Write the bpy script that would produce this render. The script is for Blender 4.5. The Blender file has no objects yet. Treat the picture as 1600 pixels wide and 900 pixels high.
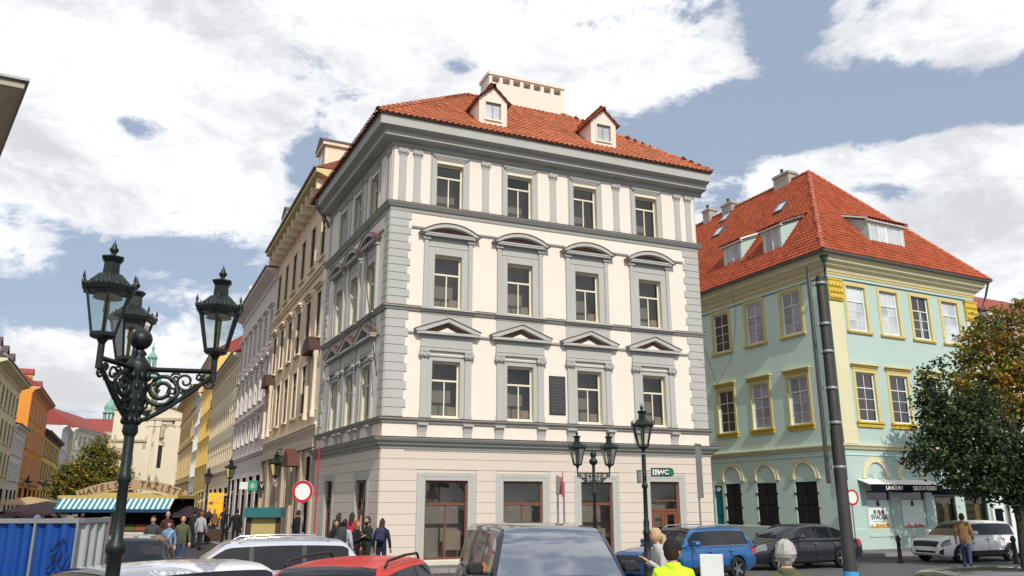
import bpy, bmesh, math, random
from mathutils import Vector, Matrix
R = math.radians
SC = bpy.context.scene
COL = SC.collection
random.seed(11)

# ------------------------------------------------------------------ camera
FPX, PITCH, EYE = 1250.0, R(15.0), 2.2          # focal length in pixels of the 1600 px photograph
cd = bpy.data.cameras.new('camera')
cam = bpy.data.objects.new('camera', cd); COL.objects.link(cam)
cd.sensor_width = 36.0; cd.lens = 36.0 * FPX / 1600.0
cd.clip_start = 0.1; cd.clip_end = 6000.0
cam.location = (0, 0, EYE); cam.rotation_euler = (R(90) + PITCH, 0, 0)
SC.camera = cam

def ray(px, py):
    x = px - 800; u = 450 - py; c, s = math.cos(PITCH), math.sin(PITCH)
    return Vector((x, FPX * c - u * s, FPX * s + u * c))
def at(px, py, Y):
    d = ray(px, py); return d * (Y / d.y) + Vector((0, 0, EYE))

# ------------------------------------------------------------------ light
SUN_DIR = Vector((0.29, -0.905, 0.0)).normalized() * math.cos(R(40)) + Vector((0, 0, math.sin(R(40))))   # towards the sun
sl = bpy.data.lights.new('sun', 'SUN'); sl.energy = 3.45; sl.angle = R(0.6); sl.color = (1.0, 0.94, 0.85)
sun = bpy.data.objects.new('sun', sl); COL.objects.link(sun)
sun.rotation_euler = SUN_DIR.to_track_quat('Z', 'Y').to_euler(); sun.location = (10, -20, 40)

W = bpy.data.worlds.new('World'); SC.world = W; W.use_nodes = True
nt = W.node_tree; nt.nodes.clear()
def wn(t, **k):
    n = nt.nodes.new(t)
    for a, b in k.items(): setattr(n, a, b)
    return n
def wm(op, a, b=None, c=None, clamp=False):
    n = wn('ShaderNodeMath', operation=op, use_clamp=clamp)
    for i, v in enumerate((a, b, c)):
        if v is None: continue
        if isinstance(v, (int, float)): n.inputs[i].default_value = v
        else: nt.links.new(v, n.inputs[i])
    return n.outputs[0]
def wsm(v, a, b):
    n = wn('ShaderNodeMapRange', interpolation_type='SMOOTHSTEP'); nt.links.new(v, n.inputs[0])
    n.inputs[1].default_value = a; n.inputs[2].default_value = b; return n.outputs[0]
tc = wn('ShaderNodeTexCoord'); sp = wn('ShaderNodeSeparateXYZ'); nt.links.new(tc.outputs['Generated'], sp.inputs[0])
AZ = wm('ARCTAN2', sp.outputs[0], sp.outputs[1]); EL = wm('ARCSINE', sp.outputs[2])
def wnoise(scale, sz, detail, rough, off, dist=0.0):
    mp = wn('ShaderNodeMapping'); mp.inputs['Scale'].default_value = (1, 1, sz); mp.inputs['Location'].default_value = off
    nt.links.new(tc.outputs['Generated'], mp.inputs[0])
    n = wn('ShaderNodeTexNoise'); n.inputs['Scale'].default_value = scale; n.inputs['Detail'].default_value = detail
    n.inputs['Roughness'].default_value = rough; n.inputs['Distortion'].default_value = dist
    nt.links.new(mp.outputs[0], n.inputs['Vector']); return n.outputs[0]
def blobs(lst):
    tot = None
    for px, py, rx, ry, amp in lst:
        d = ray(px, py).normalized(); a0 = math.atan2(d.x, d.y); e0 = math.asin(d.z)
        qa = wm('MULTIPLY', wm('SUBTRACT', AZ, a0), FPX / rx * 0.92); qe = wm('MULTIPLY', wm('SUBTRACT', EL, e0), FPX / ry)
        q = wm('ADD', wm('MULTIPLY', qa, qa), wm('MULTIPLY', qe, qe))
        g = wm('MULTIPLY', wm('EXPONENT', wm('MULTIPLY', q, -1.0)), amp)
        tot = g if tot is None else wm('ADD', tot, g)
    return tot
n1 = wnoise(4.2, 1.9, 9, 0.62, (3.1, 0.4, 1.7), 0.25)
n2 = wnoise(11, 2.0, 12, 0.70, (0.3, 5.4, 2.2), 0.35)
n3 = wnoise(3.0, 2.0, 6, 0.55, (7.3, 2.4, 0.2), 0.2)
GAPS = [(90, 450, 120, 62, -.30), (255, 405, 120, 40, -.28), (190, 500, 90, 34, -.20), (212, 196, 46, 24, -.36), (470, 275, 42, 60, -.30), (505, 225, 40, 45, -.30), (560, 150, 60, 24, -.10),
        (716, 108, 40, 22, -.32), (470, 140, 60, 20, -.06), (1190, 170, 170, 62, -.30), (1390, 165, 230, 50, -.30), (1040, 225, 110, 42, -.24), (1570, 160, 110, 45, -.27),
        (1215, 52, 66, 46, -.30), (1090, 68, 60, 16, -.14), (1140, 300, 60, 60, -.14), (1420, 300, 60, 20, -.10), (1180, 20, 40, 20, -.1),
        (20, 395, 70, 46, .30), (130, 590, 220, 50, .20), (270, 490, 70, 60, .16), (280, 420, 60, 16, .16), (1100, 108, 100, 46, .26), (1420, 60, 190, 48, .22), (1300, 260, 150, 34, .20), (1540, 250, 120, 40, .24),
        (1150, 215, 50, 16, .2), (1385, 155, 24, 14, .24), (860, 120, 200, 120, .16), (330, 190, 260, 150, .17), (80, 290, 170, 60, .14), (560, 50, 260, 60, .13), (60, 120, 160, 110, .12), (620, 230, 70, 60, .12), (1500, 370, 150, 60, .15)]
dens = wm('ADD', wm('ADD', n1, wm('MULTIPLY', wm('SUBTRACT', n2, 0.5), 0.78)), blobs(GAPS))
mask = wsm(dens, 0.38, 0.55)
GREY = [(130, 610, 190, 46, .45), (700, 85, 110, 46, .30), (330, 40, 260, 46, .30), (60, 250, 90, 50, .25), (1520, 350, 110, 60, .40), (520, 120, 110, 40, .22), (300, 330, 120, 40, .15)]
shade = wm('ADD', wm('ADD', wm('MULTIPLY', wm('SUBTRACT', n3, 0.46), 1.5), wm('MULTIPLY', wm('SUBTRACT', n2, 0.5), 1.5)), blobs(GREY))
shade = wsm(shade, -0.12, 0.5)
sky = wn('ShaderNodeTexSky', sky_type='NISHITA', sun_disc=False)
sky.sun_elevation = R(40); sky.sun_rotation = math.atan2(SUN_DIR.x, SUN_DIR.y); sky.air_density = 1.0; sky.dust_density = 2.5; sky.altitude = 200
hz = wn('ShaderNodeMixRGB'); hz.inputs[0].default_value = 0.62; hz.inputs[2].default_value = (4.5, 5.35, 6.6, 1)
nt.links.new(sky.outputs[0], hz.inputs[1])
cc = wn('ShaderNodeMixRGB'); cc.inputs[1].default_value = (10.0, 10.15, 10.4, 1); cc.inputs[2].default_value = (6.5, 6.65, 6.95, 1)
nt.links.new(shade, cc.inputs[0])
cm = wn('ShaderNodeMixRGB'); nt.links.new(mask, cm.inputs[0]); nt.links.new(hz.outputs[0], cm.inputs[1]); nt.links.new(cc.outputs[0], cm.inputs[2])
bg = wn('ShaderNodeBackground'); bg.inputs['Strength'].default_value = 0.1; nt.links.new(cm.outputs[0], bg.inputs[0])
wo = wn('ShaderNodeOutputWorld'); nt.links.new(bg.outputs[0], wo.inputs[0])

SC.view_settings.view_transform = 'Standard'; SC.view_settings.look = 'None'
SC.view_settings.exposure = 0.12; SC.view_settings.gamma = 1.0; SC.view_settings.use_curve_mapping = False
SC.render.film_transparent = False
SC.cycles.max_bounces = 6; SC.cycles.transparent_max_bounces = 10; SC.cycles.glossy_bounces = 3; SC.cycles.transmission_bounces = 3

# ------------------------------------------------------------------ materials
MATS = {}
def mat(name, col, rough=.75, var=.12, scale=1.5, bump=.15, bscale=40, metal=0, spec=.3, coat=0, rnd=0, streak=0, emit=None, island=0, fine=.06, ior=None, trans=0):
    if name in MATS: return MATS[name]
    m = bpy.data.materials.new(name); m.use_nodes = True; t = m.node_tree; N = t.nodes; L = t.links
    b = N['Principled BSDF']
    b.inputs['Roughness'].default_value = rough; b.inputs['Metallic'].default_value = metal; b.inputs['Specular IOR Level'].default_value = spec
    if ior: b.inputs['IOR'].default_value = ior
    if coat: b.inputs['Coat Weight'].default_value = coat; b.inputs['Coat Roughness'].default_value = .04
    if emit: b.inputs['Emission Color'].default_value = (*col, 1); b.inputs['Emission Strength'].default_value = emit
    g = N.new('ShaderNodeNewGeometry')
    def noise(sc, det=5, vec=None):
        n = N.new('ShaderNodeTexNoise'); n.inputs['Scale'].default_value = sc; n.inputs['Detail'].default_value = det; n.inputs['Roughness'].default_value = .6
        L.new(vec or g.outputs['Position'], n.inputs['Vector']); return n.outputs[0]
    def mth(op, a, bb):
        n = N.new('ShaderNodeMath'); n.operation = op
        for i, v in enumerate((a, bb)):
            if isinstance(v, (int, float)): n.inputs[i].default_value = v
            else: L.new(v, n.inputs[i])
        return n.outputs[0]
    val = mth('ADD', mth('MULTIPLY', mth('SUBTRACT', noise(scale), .5), var * 2.2), 1.0)
    if fine: val = mth('ADD', val, mth('MULTIPLY', mth('SUBTRACT', noise(scale * 14, 4), .5), fine * 2))
    if streak:
        mp = N.new('ShaderNodeMapping'); mp.inputs['Scale'].default_value = (3.2, 3.2, .22); L.new(g.outputs['Position'], mp.inputs[0])
        val = mth('ADD', val, mth('MULTIPLY', mth('SUBTRACT', noise(1.0, 6, mp.outputs[0]), .5), streak * 2))
    if rnd:
        oi = N.new('ShaderNodeObjectInfo'); val = mth('ADD', val, mth('MULTIPLY', mth('SUBTRACT', oi.outputs['Random'], .5), rnd * 2))
    if island:
        val = mth('ADD', val, mth('MULTIPLY', mth('SUBTRACT', g.outputs['Random Per Island'], .5), island * 2))
    mx = N.new('ShaderNodeVectorMath'); mx.operation = 'SCALE'; mx.inputs[0].default_value = col[:3]; L.new(val, mx.inputs['Scale'])
    L.new(mx.outputs[0], b.inputs['Base Color'])
    if bump:
        bp = N.new('ShaderNodeBump'); bp.inputs['Strength'].default_value = bump; bp.inputs['Distance'].default_value = .02
        L.new(noise(bscale, 4), bp.inputs['Height']); L.new(bp.outputs[0], b.inputs['Normal'])
    if trans:
        tr = N.new('ShaderNodeBsdfTranslucent'); L.new(mx.outputs[0], tr.inputs[0]); ms = N.new('ShaderNodeMixShader'); ms.inputs[0].default_value = trans
        L.new(b.outputs[0], ms.inputs[1]); L.new(tr.outputs[0], ms.inputs[2]); L.new(ms.outputs[0], N['Material Output'].inputs[0])
    MATS[name] = m; return m
def glassmat(name, tint, blend=.12, rough=.02, gloss=(1, 1, 1)):
    m = bpy.data.materials.new(name); m.use_nodes = True; t = m.node_tree; N = t.nodes; L = t.links
    N.remove(N['Principled BSDF'])
    tr = N.new('ShaderNodeBsdfTransparent'); tr.inputs[0].default_value = (*tint, 1)
    gl = N.new('ShaderNodeBsdfGlossy'); gl.inputs['Roughness'].default_value = rough; gl.inputs[0].default_value = (*gloss, 1)
    fr = N.new('ShaderNodeFresnel'); fr.inputs[0].default_value = 1.5
    mm = N.new('ShaderNodeMath'); mm.operation = 'ADD'; mm.use_clamp = True; L.new(fr.outputs[0], mm.inputs[0]); mm.inputs[1].default_value = blend
    gg = N.new('ShaderNodeNewGeometry'); nz = N.new('ShaderNodeTexNoise'); nz.inputs['Scale'].default_value = 2.5; L.new(gg.outputs['Position'], nz.inputs['Vector'])
    bp = N.new('ShaderNodeBump'); bp.inputs['Strength'].default_value = .05; bp.inputs['Distance'].default_value = .05; L.new(nz.outputs[0], bp.inputs['Height']); L.new(bp.outputs[0], gl.inputs['Normal'])
    ms = N.new('ShaderNodeMixShader'); L.new(mm.outputs[0], ms.inputs[0]); L.new(tr.outputs[0], ms.inputs[1]); L.new(gl.outputs[0], ms.inputs[2])
    L.new(ms.outputs[0], N['Material Output'].inputs[0]); MATS[name] = m; return m

CREAM = mat('cream_plaster', (.72, .655, .58), .85, .04, .6, .12, 60, streak=.05, fine=.03)
GREYT = mat('grey_trim', (.405, .407, .382), .8, .06, .8, .1, 60, streak=.06, fine=.03)
GREYD = mat('grey_moulding', (.30, .31, .29), .8, .06, .8, .1, 60, streak=.03, fine=.03)
GROUNDF = mat('ground_floor_plaster', (.58, .515, .45), .85, .05, .7, .12, 60, streak=.03, fine=.03)
PLINTH = mat('plinth_plaster', (.54, .50, .43), .85, .08, 1.2, .2, 50, streak=.04)
FLASH = mat('brown_flashing', (.13, .065, .05), .5, .2, 3, .05)
TYMP = mat('brown_tympanum', (.17, .095, .075), .7, .12, 3, .1)
WINW = mat('window_cream_paint', (.70, .65, .50), .5, .04, 2, .03)
ROOM = mat('room_inside', (.50, .47, .44), .9, .15, 1, 0)
PALE = mat('reflection_panel', (.62, .52, .42), .9, .06, 3, 0)  # beige of the panels that stand in for reflections in the glass
BROWN = mat('brown_joinery', (.17, .062, .035), .5, .15, 6, .1)
TILE = mat('clay_tile', (.41, .13, .062), .75, .14, 1.2, .2, 30, rnd=.24, island=.26, fine=.14)
TILE2 = mat('red_clay_tile', (.38, .085, .036), .75, .08, .9, .2, 30, rnd=.1, island=.22, fine=.16)
TILE3 = mat('old_dark_tile', (.20, .06, .045), .8, .2, 1, .2, 30, island=.2)
GLASS = glassmat('window_glass', (.62, .62, .60), .02)
GLASSL = glassmat('lantern_glass', (.86, .9, .88), .03, .06)
PANEG = mat('dark_pane', (.028, .028, .03), .06, .3, .4, 0, spec=.8, fine=0)
PANEL_ = mat('curtained_pane', (.34, .33, .38), .12, .4, 1.4, 0, spec=.6, rnd=.22)
PANEP = mat('pale_reflection_pane', (.46, .50, .54), .08, .45, 1.2, 0, spec=.8, rnd=.25)  # pale base colour paints bright reflections into the glass
WHITE = mat('white_paint', (.78, .77, .73), .5, .06, 2, .04)
METAL = mat('zinc_metal', (.16, .16, .17), .45, .2, 3, .05, metal=.6)
IRON = mat('dark_green_iron', (.009, .016, .015), .42, .3, 6, .2, 40, metal=.3, spec=.5)
BLACK = mat('black_plastic', (.02, .02, .022), .5, .2, 5, .05)
CHROME = mat('chrome', (.6, .6, .62), .18, .05, 3, 0, metal=1)

# ------------------------------------------------------------------ mesh builder
class MB:
    def __init__(s): s.v = []; s.f = []; s.sm = []; s.mi = []
    def add(s, vs, fs, sm=False, mi=0):
        o = len(s.v); s.v += [tuple(p) for p in vs]; s.f += [tuple(i + o for i in f) for f in fs]
        s.sm += [sm] * len(fs); s.mi += [mi] * len(fs); return s
    def box(s, x0, x1, y0, y1, z0, z1, mi=0):
        return s.add([(x0, y0, z0), (x1, y0, z0), (x1, y1, z0), (x0, y1, z0), (x0, y0, z1), (x1, y0, z1), (x1, y1, z1), (x0, y1, z1)],
                     [(0, 3, 2, 1), (4, 5, 6, 7), (0, 1, 5, 4), (1, 2, 6, 5), (2, 3, 7, 6), (3, 0, 4, 7)], mi=mi)
    def cbox(s, x0, x1, y0, y1, z0, z1, b, mi=0):      # box whose front (-y) edges are bevelled
        return s.add([(x0, y1, z0), (x1, y1, z0), (x1, y1, z1), (x0, y1, z1), (x0, y0 + b, z0), (x1, y0 + b, z0), (x1, y0 + b, z1), (x0, y0 + b, z1),
                      (x0 + b, y0, z0 + b), (x1 - b, y0, z0 + b), (x1 - b, y0, z1 - b), (x0 + b, y0, z1 - b)],
                     [(0, 3, 2, 1), (0, 1, 5, 4), (1, 2, 6, 5), (2, 3, 7, 6), (3, 0, 4, 7), (4, 5, 9, 8), (5, 6, 10, 9), (6, 7, 11, 10), (7, 4, 8, 11), (8, 9, 10, 11)], mi=mi)
    def quad(s, a, b, c, d, mi=0): return s.add([a, b, c, d], [(0, 1, 2, 3)], mi=mi)
    def prism(s, poly, y0, y1, mi=0, sm=False):        # polygon in x,z, extruded along y
        n = len(poly); vs = [(x, y0, z) for x, z in poly] + [(x, y1, z) for x, z in poly]
        fs = [tuple(range(n)), tuple(range(2 * n - 1, n - 1, -1))]; s.add(vs, fs, mi=mi)
        return s.add(vs, [(i, n + i, n + (i + 1) % n, (i + 1) % n) for i in range(n)], sm, mi)
    def loft(s, rings, cap=True, sm=True, closed=True, mi=0):
        n = len(rings[0]); vs = [p for r in rings for p in r]; fs = []
        for k in range(len(rings) - 1):
            for i in range(n if closed else n - 1):
                j = (i + 1) % n; fs.append((k * n + i, k * n + j, (k + 1) * n + j, (k + 1) * n + i))
        s.add(vs, fs, sm, mi)
        if cap: s.add(rings[0], [tuple(range(n - 1, -1, -1))], mi=mi); s.add(rings[-1], [tuple(range(n))], mi=mi)
        return s
    def lathe(s, prof, n=12, c=(0, 0, 0), sm=True, rot=0, sx=1, sy=1, mi=0, cap=True):
        rings = [[(c[0] + sx * max(r, 1e-4) * math.cos(rot + 2 * math.pi * i / n), c[1] + sy * max(r, 1e-4) * math.sin(rot + 2 * math.pi * i / n), c[2] + z) for i in range(n)] for r, z in prof]
        return s.loft(rings, cap, sm, mi=mi)
    def tube(s, pts, r, n=6, mi=0, sm=True):
        pts = [Vector(p) for p in pts]; rs = r if isinstance(r, (list, tuple)) else [r] * len(pts); rings = []
        for i, p in enumerate(pts):
            d = (pts[min(i + 1, len(pts) - 1)] - pts[max(i - 1, 0)]).normalized()
            a = d.cross(Vector((0, 0, 1)) if abs(d.z) < .95 else Vector((1, 0, 0))).normalized(); b = d.cross(a)
            rings.append([tuple(p + rs[i] * (math.cos(2 * math.pi * k / n) * a + math.sin(2 * math.pi * k / n) * b)) for k in range(n)])
        return s.loft(rings, True, sm, mi=mi)
    def xf(s, M):
        s.v = [tuple(M @ Vector(p)) for p in s.v]; return s
    def join(s, o, M=None):
        return s.add2(o, M)
    def add2(s, o, M=None):
        k = len(s.v); s.v += [tuple(M @ Vector(p)) for p in o.v] if M else list(o.v)
        s.f += [tuple(i + k for i in f) for f in o.f]; s.sm += o.sm; s.mi += o.mi; return s
    def mesh(s, name, mats=None, recalc=True):
        m = bpy.data.meshes.new(name); m.from_pydata(s.v, [], s.f)
        m.polygons.foreach_set('use_smooth', s.sm); m.polygons.foreach_set('material_index', s.mi)
        if recalc and len(s.f) < 30000:
            b = bmesh.new(); b.from_mesh(m); bmesh.ops.recalc_face_normals(b, faces=b.faces); b.to_mesh(m); b.free()
        if mats:
            for x in (mats if isinstance(mats, (list, tuple)) else [mats]): m.materials.append(x)
        m.update(); return m
def tag(o, label=None, cat=None, group=None, kind=None):
    for k, v in (('label', label), ('category', cat), ('group', group), ('kind', kind)):
        if v: o[k] = v
    return o
def ob(name, geo, mats=None, parent=None, loc=(0, 0, 0), rz=0, label=None, cat=None, group=None, kind=None, M=None):
    me = geo.mesh(name, mats) if isinstance(geo, MB) else geo
    o = bpy.data.objects.new(name, me); COL.objects.link(o); o.parent = parent
    if M is not None: o.matrix_local = M
    else: o.location = loc; o.rotation_euler = (0, 0, rz)
    return tag(o, label, cat, group, kind)
def emp(name, loc, rz=0, label=None, cat=None, group=None):
    o = bpy.data.objects.new(name, None); COL.objects.link(o); o.location = loc; o.rotation_euler = (0, 0, rz); o.empty_display_size = .3
    return tag(o, label, cat, group)
def copy_tree(o, parent=None):
    c = o.copy(); COL.objects.link(c); c.parent = parent
    for ch in list(o.children): copy_tree(ch, c)
    return c
def text_mesh(txt, size, mats, depth=.004, align='CENTER', bold=0.0, xs=1.0):
    cu = bpy.data.curves.new('t', 'FONT'); cu.body = txt; cu.size = size; cu.align_x = align; cu.align_y = 'CENTER'; cu.extrude = depth; cu.offset = bold; cu.resolution_u = 3
    o = bpy.data.objects.new('t', cu); COL.objects.link(o); dg = bpy.context.evaluated_depsgraph_get(); dg.update()
    me = bpy.data.meshes.new_from_object(o.evaluated_get(dg)); bpy.data.objects.remove(o); bpy.data.curves.remove(cu)
    me.transform(Matrix.Diagonal((xs, 1, 1, 1)).to_4x4()); me.transform(Matrix.Rotation(R(90), 4, 'X')); me.materials.clear(); me.materials.append(mats); me.name = 'lettering'
    return me

class Face:            # a facade: x along it (left to right from outside), y into the building, z up; coordinates relative to a root empty
    def __init__(s, root, o, ang): s.root = root; s.o = Vector((o[0], o[1], 0)); s.a = R(ang); s.R = Matrix.Rotation(s.a, 4, 'Z')
    def P(s, x, y=0, z=0): return s.o + s.R @ Vector((x, y, z))
    def put(s, name, geo, mats=None, x=0, y=0, z=0, parent=None, **k):
        if parent is not None: return ob(name, geo, mats, parent, (x, y, z), **k)
        return ob(name, geo, mats, s.root, s.P(x, y, z), s.a, **k)
def sweep(path, prof, caps=True):      # closed profile (out, z) swept along a 2D path; out is to the right of travel
    path = [Vector((p[0], p[1])) for p in path]; rings = []
    for i, p in enumerate(path):
        ns = []
        for a, b in ((i - 1, i), (i, i + 1)):
            if a < 0 or b >= len(path): continue
            d = (path[b] - path[a]).normalized(); ns.append(Vector((d.y, -d.x)))
        m = ns[0] if len(ns) == 1 else (ns[0] + ns[1]).normalized() / max(.3, (ns[0] + ns[1]).normalized().dot(ns[0]))
        rings.append([(p.x + m.x * o, p.y + m.y * o, z) for o, z in prof])
    return MB().loft(rings, caps, False)
def wall(x0, x1, z0, z1, ops, rev=.28, room=.8, roomw=.4, thick=None):
    """front sheet with real openings (x0,x1,z0,z1); slot 0 wall, 1 reveal, 2 dark room behind"""
    m = MB(); xs = sorted({x0, x1, *[v for o in ops for v in o[:2]]}); zs = sorted({z0, z1, *[v for o in ops for v in o[2:4]]})
    for i in range(len(xs) - 1):
        for j in range(len(zs) - 1):
            cx, cz = (xs[i] + xs[i + 1]) / 2, (zs[j] + zs[j + 1]) / 2
            if any(o[0] < cx < o[1] and o[2] < cz < o[3] for o in ops): continue
            m.quad((xs[i], 0, zs[j]), (xs[i + 1], 0, zs[j]), (xs[i + 1], 0, zs[j + 1]), (xs[i], 0, zs[j + 1]))
    for a, b, c, d in [o[:4] for o in ops]:
        for p, q in (((a, c), (b, c)), ((b, c), (b, d)), ((b, d), (a, d)), ((a, d), (a, c))):
            m.quad((p[0], 0, p[1]), (q[0], 0, q[1]), (q[0], rev, q[1]), (p[0], rev, p[1]), mi=1)
        if room:
            A, B, Cc, D = a - roomw, b + roomw, c - .05, d + .15; y0, y1 = rev + .001, rev + room
            for p, q in (((A, Cc), (B, Cc)), ((B, Cc), (B, D)), ((B, D), (A, D)), ((A, D), (A, Cc))):
                m.quad((p[0], y0, p[1]), (q[0], y0, q[1]), (q[0], y1, q[1]), (p[0], y1, p[1]), mi=2)
            m.quad((A, y1, Cc), (B, y1, Cc), (B, y1, D), (A, y1, D), mi=2)
            for p, q, r_, t_ in ((A, a, Cc, D), (b, B, Cc, D), (a, b, Cc, c), (a, b, d, D)):
                m.quad((p, y0, r_), (q, y0, r_), (q, y0, t_), (p, y0, t_), mi=2)
    return m
# ------------------------------------------------------------------ shared building pieces
def prismx(m, poly, x0, x1, mi=0, sm=False):          # polygon in y,z extruded along x
    n = len(poly); vs = [(x0, y, z) for y, z in poly] + [(x1, y, z) for y, z in poly]
    m.add(vs, [tuple(range(n)), tuple(range(2 * n - 1, n - 1, -1))], mi=mi)
    return m.add(vs, [(i, n + i, n + (i + 1) % n, (i + 1) % n) for i in range(n)], sm, mi)
WCACHE = {}
def window(face, x, z, w, h, zt, fm, pm, cu=1, ru=1, cl=2, rl=1, y=.17, fr=.06, bar=.035, panes=True, parent=None, name='window', reflection=False, th=.05):
    """joinery with transom and glazing bars, and its panes as children; x is the centre, z the bottom"""
    key = (round(w, 3), round(h, 3), round(zt, 3), fm.name, cu, ru, cl, rl, fr, bar, th)
    if key not in WCACHE:
        m = MB(); a = w / 2; cells = []
        m.box(-a, -a + fr, 0, th + .03, 0, h).box(a - fr, a, 0, th + .03, 0, h).box(-a + fr, a - fr, 0, th + .03, 0, fr).box(-a + fr, a - fr, 0, th + .03, h - fr, h)
        def sash(z0, z1, c, r):
            X = [-a + fr + (w - 2 * fr) * i / c for i in range(c + 1)]; Z = [z0 + (z1 - z0) * i / r for i in range(r + 1)]
            for i in range(1, c): m.box(X[i] - bar * .7, X[i] + bar * .7, .008, th, z0, z1)
            for j in range(1, r):
                for i in range(c): m.box(X[i] + (bar * .7 if i else 0), X[i + 1] - (bar * .7 if i < c - 1 else 0), .014, th - .006, Z[j] - bar * .5, Z[j] + bar * .5)
            for i in range(c):
                for j in range(r): cells.append((X[i], X[i + 1], Z[j], Z[j + 1]))
        if zt:
            m.box(-a + fr, a - fr, -.012, th, zt - bar, zt + bar); sash(fr, zt - bar, cl, rl); sash(zt + bar, h - fr, cu, ru)
        else: sash(fr, h - fr, cl, rl)
        WCACHE[key] = (m.mesh('window', fm), cells)
    me, cells = WCACHE[key]
    o = face.put(name, me, None, x, y, z, parent=parent)
    if not panes: cells = [(-w / 2 + fr * .5, w / 2 - fr * .5, fr * .5, h - fr * .5)]
    for c in cells:
        pk = (round(c[1] - c[0], 3), round(c[3] - c[2], 3), pm.name)
        if pk not in WCACHE:
            W_, H_ = c[1] - c[0], c[3] - c[2]
            WCACHE[pk] = MB().quad((0, 0, 0), (W_, 0, 0), (W_, 0, H_), (0, 0, H_)).mesh('pane', pm)
        ob('pane', WCACHE[pk], None, o, (c[0], th * .6, c[2]))
    if reflection:
        ob('reflection_panel', MB().box(w * .16, w * .5 - .02, .16, .175, .02, h * .2), PALE, o)  # panel added behind the glass in place of a bright reflection
    return o

def tile_mb(w, l, h, n=5, plain=False):
    m = MB(); top = []; bot = []
    for i in range(n + 1):
        t = i / n
        z = h * (math.sin(t * 2 * math.pi * .93 - .2) * .5 + .5) if not plain else h * .25 * math.sin(t * math.pi)
        top.append((w * t * 1.03, z))
    lo = [(x, -.05, z + .03) for x, z in top]; up = [(x, l, z - .012) for x, z in top]; li = [(x, -.05, z + .006) for x, z in top]
    m.loft([li, lo, up], False, True, False); return m
def slope_tiles(E0, E1, T1, T0, w, l, skip=None):
    """matrices of tiles laid on the planar slope, eave row first"""
    E0, E1, T1, T0 = map(Vector, (E0, E1, T1, T0)); ex = (E1 - E0).normalized(); n = ex.cross(T0 - E0 if (T0 - E0).length > .1 else T1 - E0).normalized()
    if n.z < 0: n = -n
    up = n.cross(ex).normalized(); H = (T0 - E0).dot(up); sl = (T0 - E0).dot(ex) / H; sr = (T1 - E1).dot(ex) / H; Wd = (E1 - E0).length
    rows = []; r = 0; t = .0
    while t < H - l * .3:
        a, b = sl * t, Wd + sr * t; row = []; k = math.floor(a / w)
        while k * w < b:
            s = k * w + (0 if r % 1 == 0 else w / 2)
            if s + w * .5 > a - .02 and s + w * .5 < b + .02:
                p = E0 + ex * s + up * t
                if not (skip and skip(p)):
                    M = Matrix((ex, up, n)).transposed().to_4x4(); M.translation = p + n * .012 + Vector((0, 0, random.uniform(-.005, .006)))
                    row.append(M @ Matrix.Rotation(random.uniform(-.012, .012), 4, 'Z'))
            k += 1
        rows.append(row); t += l; r += 1
    return rows
def ridge_caps(root, A, B, mats, r=.12, l=.38, name='ridge_tile', joined=False):
    A, B = Vector(A), Vector(B); d = (B - A); n = max(1, int(d.length / l)); q = d.to_track_quat('X', 'Z').to_matrix().to_4x4()
    m = MB(); prof = [(r * math.cos(a), r * math.sin(a)) for a in [math.pi * i / 6 for i in range(7)]]
    L = d.length / n
    m.loft([[(0, y * 1.12, z * 1.12 - .04) for y, z in prof], [(L * 1.06, y * .92, z * .92 - .04) for y, z in prof]], False, True, False)
    big = MB(); me = None if joined else m.mesh(name, mats)
    for i in range(n):
        M = q.copy(); M.translation = A + d * (i / n)
        if joined: big.add2(m, M)
        else: ob(name, me, None, root, M=M)
    if joined: ob(name, big, mats, root)
def capital(w, h, d):
    """small scroll capital centred on x=0, its back at y=0, bottom at z=0"""
    m = MB(); m.box(-w * .5, w * .5, -d, 0, h * .84, h); prismx(m, [(0, 0), (-d * .45, 0), (-d * .8, h * .84), (0, h * .84)], -w * .34, w * .34)
    for s in (-1, 1):
        prof = [(h * .30 * math.cos(a), h * .30 * math.sin(a)) for a in [2 * math.pi * i / 10 for i in range(10)]]
        m.prism([(s * w * .36 + p[0], h * .5 + p[1]) for p in prof], -d * 1.15, -.01)
        m.prism([(s * w * .36 + p[0] * .45, h * .5 + p[1] * .45) for p in prof], -d * 1.4, -d * 1.1)
    m.prism([(w * .13 * math.cos(a), h * .36 + h * .2 * math.sin(a)) for a in [2 * math.pi * i / 8 for i in range(8)]], -d * 1.3, -.01)
    for i in range(5): m.prism([((-.4 + .2 * i) * w - .03 * w, h * .05), ((-.4 + .2 * i) * w + .05 * w, h * .05), ((-.4 + .2 * i) * w, h * .3)], -d * .9, -.01)
    return m

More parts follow.
